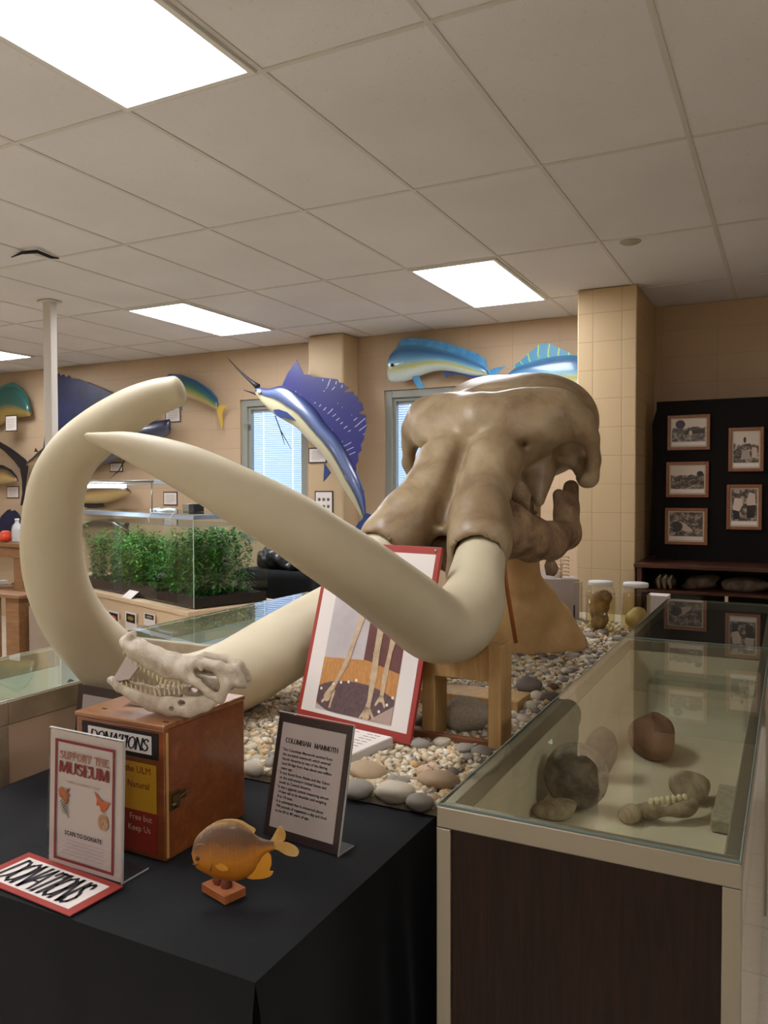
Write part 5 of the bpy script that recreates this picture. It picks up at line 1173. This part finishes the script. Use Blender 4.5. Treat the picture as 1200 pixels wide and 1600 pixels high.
# dark cabinet and the photo board
cb=thing('wooden_cabinet','dark cherry cabinet with an open specimen shelf below the photo board','cabinet',A(.3,5.85,FLOOR))
x0,x1_,y0,y1=-.93,1.35,5.62,6.10; zt3=PY(1100,884,5.62)[2]
MB().box(x0-.02,x1_+.02,y0-.02,y1+.01,zt3-.028,zt3,b=.004).build('top_board',M['cabinet'],cb)
for a in (x0,x1_-.03): MB().box(a,a+.03,y0,y1,FLOOR,zt3-.028).build('side_panel',M['cabinet'],cb)
zs=PY(1100,927,5.62)[2]
MB().box(x0+.03,x1_-.03,y0,y1-.02,zs-.012,zs+.006).build('shelf_board',M['cabinet'],cb); MB().box(x0+.03,x1_-.03,y1-.02,y1,FLOOR,zt3-.028).build('back_panel',M['black'],cb)
MB().box(x0+.03,x1_-.03,y0,y1-.02,FLOOR+.1,FLOOR+.12).build('bottom_board',M['cabinet'],cb)
xd=PY(1135,935,5.62)[0]; MB().box(xd-.01,xd+.01,y0,y0+.02,FLOOR+.12,zs-.012).build('pale_divider',M['beige'],cb)
MB().box(x0+.03,xd-.011,y0+.004,y0+.008,FLOOR+.12,zs-.013).build('glass_door',M['glass'],cb); MB().box(xd+.011,x1_-.03,y0+.004,y0+.008,FLOOR+.12,zs-.013).build('glass_door',M['glass'],cb)
MB().box(x0+.12,x0+.20,y0+.03,y0+.05,FLOOR+.12,zs-.013).build('inner_post',M['cabinet'],cb)
zsp=zs+.0065
def lump(name,label,cat,c,r,mt,seed,amp=.3,h=.012,n=7,parent=None):
    s=SDF(np.array(c)-np.array(r)*1.35,np.array(c)+np.array(r)*1.35,h); rr=np.random.RandomState(seed)
    s.add(s.ell(c,np.array(r)*.8),.01)
    for k in range(n):
        o=rr.uniform(-.6,.6,3)*np.array(r); s.add(s.ell(np.array(c)+o,np.array(r)*rr.uniform(.25,.5)),.02)
    q=s.p; s.d=s.d+amp*min(r)*.3*np.sin(q[...,0]*31+seed)*np.sin(q[...,1]*27+seed*2)*np.sin(q[...,2]*29+1)
    s.d=np.maximum(s.d,(c[2]-r[2]*.78)-q[...,2]); V,F=s.mesh(1)
    V[:,2]+= (c[2]-r[2])-V[:,2].min()
    o=mkobj(name,V,F,mt,parent,True)
    return tag(o,label,cat) if parent is None else o
for i,(px,w_,lab) in enumerate(((1040,.085,'dark tusked fossil on the left of the cabinet shelf'),(1095,.12,'jagged dark fossil in the middle of the cabinet shelf'),(1165,.19,'long lumpy brown fossil at the right of the cabinet shelf'),(1240,.12,'brown fossil beyond the frame edge on the cabinet shelf'))):
    c=PY(px,905,5.78); lump('shelf_fossil',lab,'fossil',(c[0],5.8,zsp+.06),(w_,.09,.06),M['fossil'],i+3)
for k in range(3):
    c=PY(1030+9*k,900,5.68); tag(MB().tube([A(c[0],5.68,zsp+.006),A(c[0]-.01,5.67,zsp+.06),A(c[0]+.01,5.67,zsp+.10)],[.010,.012,.004],8).build('tooth_fossil',M['paleb']),['leftmost curved pale tooth fossil on the cabinet shelf','middle curved pale tooth fossil on the cabinet shelf','rightmost curved pale tooth fossil on the cabinet shelf'][k],'fossil')
YB=6.02
bd=thing('photo_board','tall black felt photo board standing on the dark cabinet','board',A(0,YB,zt3))
a=PY(1026,628,YB); xr=1.25
MB().box(a[0],xr,YB,YB+.025,zt3+.001,a[2]).build('board_panel',M['boardblk'],bd)
mb=MB(); mb.prism([A(a[0]+.002,YB-.001,a[2]-.05),A(a[0]-.03,YB-.001,a[2]-.16),A(a[0]-.025,YB-.001,a[2]-.4),A(a[0]-.04,YB-.001,zt3+.02),A(a[0]+.002,YB-.001,zt3+.02)],A(0,.02,0)); mb.build('draped_edge',M['boardblk'],bd)
def fpic(px0,py0,px1,py1,label,i,hor,shapes=()):
    a,b=PY(px0,py1,YB),PY(px1,py0,YB); w=b[0]-a[0]; h=b[2]-a[2]; t=thing('framed_photo',label,'framed photo',A(a[0],YB-.01,a[2]))
    f=MB(); e=.021; y=YB-.002
    for q in ((a[0],a[0]+e,a[2],b[2]),(b[0]-e,b[0],a[2],b[2]),(a[0]+e,b[0]-e,a[2],a[2]+e),(a[0]+e,b[0]-e,b[2]-e,b[2])): f.box(q[0],q[1],y-.016,y,q[2],q[3],b=.003)
    f.build('wood_frame',M['photoframe'],t); MB().box(a[0]+e,b[0]-e,y-.005,y-.001,a[2]+e,b[2]-e).build('mount_sheet',mat('aged mount card',(196,178,152),.7),t)
    e2=.031; m=MB(); m.add([A(a[0]+e2,y-.0056,a[2]+e2+.03),A(b[0]-e2,y-.0056,a[2]+e2+.03),A(b[0]-e2,y-.0056,b[2]-e2),A(a[0]+e2,y-.0056,b[2]-e2)],[(0,1,2,3)],False,0,[(0,0,0),(w/h,0,0),(w/h,1,0),(0,1,0)]); pr_=m.build('photo_print',photo_mat(i,hor),t)
    MB().box(a[0]+e2,b[0]-e2,y-.0058,y-.005,a[2]+e2+.002,a[2]+e2+.026).build('caption_strip',M['paper'],t)
    x0,x1=a[0]+e2,b[0]-e2; z0,z1=a[2]+e2+.03,b[2]-e2
    for k,(pts,g_) in enumerate(shapes):
        mb=MB(); mb.prism([A(x0+(x1-x0)*p[0],y-.0057-.0002*(k+1),z0+(z1-z0)*p[1]) for p in pts],A(0,-.0002,0)); mb.build('printed_figure',mat('print tone %d'%g_,(g_,int(g_*.9),int(g_*.8)),.4) if 'print tone %d'%g_ not in bpy.data.materials else bpy.data.materials['print tone %d'%g_],pr_)
def cir(x,y,rx,ry,n=12): return [(x+rx*math.cos(q),y+ry*math.sin(q)) for q in np.linspace(0,2*math.pi,n,endpoint=False)]
fpic(1043,647,1110,704,'framed sepia photo of a tree and people by a field, top left of the board',1,.62,[(cir(.25,.78,.15,.2),50),([(.38,.30),(.42,.52),(.98,.55),(.98,.36)],46),(cir(.56,.38,.05,.12),200)])
fpic(1041,721,1108,777,'framed sepia photo of open hills, middle left of the board',2,.60,[(cir(.88,.66,.1,.12),46),([(0,.45),(.4,.4),(.5,.32),(.9,.55),(.6,.5),(.3,.48)],80)])
fpic(1039,794,1106,850,'framed sepia photo of a rocky dig, bottom left of the board',3,1.6,[([(.2,.35),(.3,.62),(.5,.5),(.72,.2),(.5,.18)],196),(cir(.25,.4,.15,.2),58)])
fpic(1138,667,1194,737,'framed sepia photo of diggers with a standing man, upper right of the board',4,.60,[(cir(.45,.74,.06,.1),60),([(.3,.1),(.35,.4),(.6,.42),(.7,.12)],170),([(.72,.15),(.74,.5),(.92,.48),(.95,.15)],196)])
fpic(1135,757,1191,827,'framed sepia photo of two bending men in white shirts, lower right of the board',5,1.6,[([(.05,.35),(.12,.72),(.4,.7),(.45,.5),(.3,.3)],214),([(.58,.6),(.7,.9),(.92,.85),(.95,.5),(.62,.48)],206),([(.62,.1),(.6,.48),(.95,.5),(.9,.1)],44),([(.08,.05),(.06,.34),(.3,.3),(.34,.05)],40)])
# ------------------------------------------------------------------ fossils inside the right glass case and one in the left
ZD=CT-.20
def inC(px,py,z=ZD): return PZ(px,py,z)
q=inC(900,1262)
m=SDF((-.12,-.07,-.12),(.12,.07,.12),.006,o=q+Z_*.079,ex=unit(A(.95,.30,0)),ey=unit(A(-.30,.95,0)),ez=Z_)
m.add(m.cone((0,-.03,0),(0,.03,0),.072,.072),.01); m.d=np.maximum(m.d,np.abs(m.p[...,1])-.036); m.add(m.ell((0,.0,0),(.077,.03,.077)),.01); m.sub(m.ell((0,-.06,0),(.05,.035,.05)),.02); m.add(m.ell((.0,-.03,0),(.03,.015,.03)),.02)
tag(m.build('vertebra_fossil',M['fossilg']),'round grey vertebra fossil standing in the near glass case','fossil')
def caselump(px,py,r,label,mt,seed,zz=ZD+.001,h=.008):
    q=PZ(px,py,zz); return lump('fossil_bone',label,'fossil',(q[0],q[1],zz+r[2]),r,mt,seed,.5,h)
caselump(940,1215,(.045,.05,.085),'tall dark fossil bone just right of the round vertebra in the glass case',M['fossil'],21)
caselump(862,1195,(.035,.06,.085),'dark fossil bone at the left wall of the glass case',M['fossil'],22)
caselump(1015,1178,(.075,.12,.075),'big reddish brown fossil rock in the middle of the glass case',bone_mat('reddish fossil rock',(96,62,42),(120,82,58),(140,104,78),.75,12,.4,.6),23)
caselump(862,1275,(.05,.05,.018),'flat pale bone shard at the left front corner of the glass case',M['paleb'],24)
jm=thing('fossil_jaw','pale toothed jaw fossil at the front right of the glass case','fossil',inC(1040,1290))
q=inC(1045,1290); pth=[q+A(-.07,.02,.02),q+A(-.04,.0,.026),q+A(.0,.015,.028),q+A(.04,.055,.032),q+A(.055,.10,.045)]
MB().tube(catmull(pth,5),[.011+.010*math.sin(i*.35)**2 for i in range(21)],12).build('jaw_bone',M['paleb'],jm)
for i in range(7):
    c=pth[1]*(1-i/7)+pth[3]*(i/7); MB().lathe(c+Z_*.012,[(.006,0),(.007,.010),(.005,.018),(0,.020)],8).build('tooth',M['ctooth'],jm)
caselump(1070,1248,(.055,.05,.04),'arched pale bone behind the toothed jaw in the glass case',M['paleb'],26)
caselump(985,1285,(.025,.03,.018),'small pale bone piece left of the toothed jaw in the glass case',M['paleb'],27)
q=inC(1112,1285); tag(MB().fbox(A(-.152,q[1]-.06,ZD+.002),X_,Y_,Z_,.05,.24,.03,0,.004).build('stone_slab',mat('speckled pale stone',(176,164,140),.8,c2=(140,128,104),ns=60,bs=60,bst=.5)),'narrow speckled stone slab along the right wall of the glass case','stone slab')
sh=thing('glass_shelf','small glass riser shelf across the middle of the glass case','glass shelf',A(-.3,2.4,ZD))
MB().box(-.42,-.12,2.74,2.96,ZD+.12,ZD+.126).build('shelf_pane',M['glass'],sh)
for x in (-.42,-.126): MB().box(x,x+.006,2.74,2.96,ZD+.001,ZD+.12).build('shelf_side',M['glass'],sh)
q=PZ(40,1062,CT-.16); lump('fossil_bone','dark green-grey fossil inside the near left glass case','fossil',(max(q[0],-2.30),q[1],CT-.16+.046),(.06,.07,.045),mat('green grey stone',(58,72,62),.7,c2=(84,96,84),ns=20),31,.4,.01)
q=PZ(330,1010,CT-.14); tag(MB().box(-2.30,-2.05,2.55,3.4,CT-.139,CT-.10,b=.004).build('display_block',mat('pale blue lining block',(176,190,200),.6)),'long pale blue riser block inside the left rear glass case','riser block')
# ------------------------------------------------------------------ river stones
BZ=TT+.004
rs=np.random.RandomState(8)
def stone_mesh(seed,sub=3,rough=.16):
    bm=bmesh.new(); bmesh.ops.create_icosphere(bm,subdivisions=sub,radius=1)
    for v in bm.verts:
        p=v.co*1.0; n=mnoise.noise(Vector((p.x*.9+seed*7,p.y*.9,p.z*.9)))+.4*mnoise.noise(Vector((p.x*2.1,p.y*2.1+seed*3,p.z*2.1)))
        v.co=p*(1+rough*n)
    me=bpy.data.meshes.new('stone'); bm.to_mesh(me); bm.free(); me.polygons.foreach_set('use_smooth',[True]*len(me.polygons)); return me
SM=[stone_mesh(i) for i in range(7)]
cache={}
def stone(x,y,r,m,label,group=None,z=BZ,rot=None,sink=.12,cat='stone'):
    k=rs.randint(7); key=(k,m)
    if key not in cache: me=SM[k].copy(); me.materials.clear(); me.materials.append(M[m]); cache[key]=me
    o=bpy.data.objects.new('river_stone',cache[key]); col.objects.link(o)
    o.scale=r; o.location=(x,y,z+H+r[2]*(1-sink)); o.rotation_euler=(rs.uniform(-.12,.12),rs.uniform(-.12,.12),rs.uniform(0,3.1) if rot is None else rot)
    return tag(o,label,cat,group)
taken=[]
def big(px,py,hw,hh,m,label,rot=YAW,z=BZ,dep=.8):
    q=PZ(px,py+hh*.8,z); D=q@FWD; rx=hw*D/FPX; rz=hh*D/FPX*.95; ry=rx*dep
    q=q+unit(A(q[0],q[1],0))*ry*.75
    taken.append((q[0],q[1],max(rx,ry))); stone(q[0],q[1],(rx,ry,rz),m,label,None,z,rot,.06)
big(617,1246,31,19,'scream','largest cream speckled stone at the front edge, below the booklet')
big(558,1240,26,16,'sgrey','smooth grey stone at the front edge, half behind the mammoth sign')
big(572,1212,32,15,'stan','flat tan broken stone behind the front grey stone')
big(656,1260,22,15,'sgrey','pale grey stone touching the corner of the glass case')
big(686,1226,34,15,'stan','long tan stone against the glass case corner, behind the front stones')
big(664,1212,14,13,'spink','pinkish stone right of the booklet near the glass case')
big(628,1226,14,9,'sgrey','small blue-grey stone directly above the largest cream stone')
big(728,1126,39,31,'sbig','largest rounded brown-grey stone inside the lumber stand')
big(712,1054,36,12,'sdark','long dark stone lying across the rear rail of the stand',z=BZ+.052)
big(668,1133,20,12,'sdark','dark stone in the shade behind the left post of the stand')
big(656,1167,17,11,'sgrey','angular grey stone at the right foot of the poster')
big(690,1163,15,9,'scream','cream stone in front of the stand base board')
big(726,1173,17,9,'sgrey','oval grey stone in front of the stand, left of two')
big(752,1178,16,10,'sgrey','oval grey stone in front of the stand, touching the glass case')
big(826,1077,21,17,'sdark','dark angular stone just right of the lumber post')
big(863,1077,11,8,'sbrown','small reddish brown stone beside the dark angular stone')
big(838,1090,11,9,'scream','pale round stone right of the lumber post')
big(827,1106,10,9,'scream','white stone at the foot of the lumber post beside the case')
big(858,1092,16,9,'sdark','dark grey stone pressed against the glass case beside the reddish stone')
big(816,1014,16,9,'sgrey','dark blue-grey stone at the left foot of the pedestal')
big(829,1004,13,7,'sgrey','blue-grey stone leaning on the pedestal base')
big(864,1009,21,6,'sgrey','long flat grey stone under the pedestal edge')
big(897,1012,10,5,'sgrey','small oval grey stone near the pedestal tip')
big(395,1205,17,13,'scream','pale stone at the edge beside the wooden donation box')
big(402,1112,15,9,'sgrey','grey stone under the lowest curve of the far tusk')
big(410,1075,18,8,'sdark','flat dark stone behind the far tusk where it touches the gravel')
mats=['sgrey','sgrey','sgrey','sdark','scream','stan','scream','spink']
def free(x,y,r):
    if any((x-a)**2+(y-b)**2<(r+c)**2*.8 for a,b,c in taken): return False
    if -1.26<x+.16*(y-2.2)<-.92 and 1.93<y<2.22: return False     # booklet
    return True
grp=0
def scatter(n,xr,yr,rr,mm,label,group,flat=.6):
    global grp
    k=0;t=0
    while k<n and t<n*40:
        t+=1; x=rs.uniform(*xr); y=rs.uniform(*yr); r=rs.uniform(*rr)
        if not free(x,y,r): continue
        if -1.16<x<-.78 and 2.26<y<2.42: continue
        taken.append((x,y,r)); stone(x,y,(r,r*rs.uniform(.65,.9),r*flat*rs.uniform(.8,1.1)),mm[rs.randint(len(mm))],label,group); k+=1
scatter(40,(-1.82,-.62),(1.825,1.97),(.018,.040),['scream','sgrey','stan','scream','sgrey'],'one of the plain river stones lined along the front edge of the gravel','stones along the front edge')
scatter(62,(-.84,-.60),(1.9,3.5),(.014,.030),['sgrey','sgrey','sdark','scream'],'one of the plain river stones strewn beside the long right glass case','stones beside the right case')
scatter(60,(-1.3,-.60),(3.55,4.5),(.018,.038),['sgrey','sdark','sgrey','scream'],'one of the plain grey stones in front of the specimen jars','stones by the jars',.5)
scatter(50,(-1.86,-1.3),(1.95,3.3),(.014,.030),['sgrey','sgrey','scream','stan'],'one of the plain river stones around the far tusk on the gravel','stones around the far tusk')
scatter(60,(-1.3,-.84),(1.95,3.4),(.010,.022),['scream','sgrey','stan','scream','spink'],'one of the small plain river stones in the middle of the gravel','stones in the middle of the gravel')
# the gravel itself
ico=bmesh.new(); bmesh.ops.create_icosphere(ico,subdivisions=1,radius=1); iv=np.array([v.co[:] for v in ico.verts]); fi=np.array([[v.index for v in f.verts] for f in ico.faces]); ico.free()
N=15000; rg=np.random.RandomState(2)
yy=1.81+(4.8-1.81)*rg.rand(N)**1.7; xx=-1.875+1.29*rg.rand(N)
near=np.clip((4.8-yy)/3,0,1); sz=(.0068+.0112*rg.rand(N)**1.9)*(1+.1*(1-near))
V=iv[None]*(1+.28*rg.randn(N,len(iv),1)*.7).clip(.6,1.5); V=V*(sz[:,None,None]*np.stack([np.ones(N),.75+.2*rg.rand(N),.5+.25*rg.rand(N)],-1)[:,None,:])
an=rg.rand(N)*6.28; c,s_=np.cos(an),np.sin(an); x=V[...,0]*c[:,None]-V[...,1]*s_[:,None]; y=V[...,0]*s_[:,None]+V[...,1]*c[:,None]; V[...,0]=x; V[...,1]=y
tl_=rg.uniform(-.5,.5,N); V[...,2]+=V[...,0]*tl_[:,None]
V[...,0]+=xx[:,None]; V[...,1]+=yy[:,None]; V[...,2]+=(BZ+sz*.45+.004*rg.rand(N))[:,None]
F=(fi[None]+np.arange(N)[:,None,None]*len(iv)).reshape(-1,3)
tone=np.repeat(rg.rand(N)**.8,len(iv)); at_=np.stack([tone,tone,tone],-1)
tag(mkobj('gravel',V.reshape(-1,3),F.tolist(),M['gravel'],None,True,None,at_),'loose cream and grey gravel covering the platform between the cases','gravel',None,'stuff')
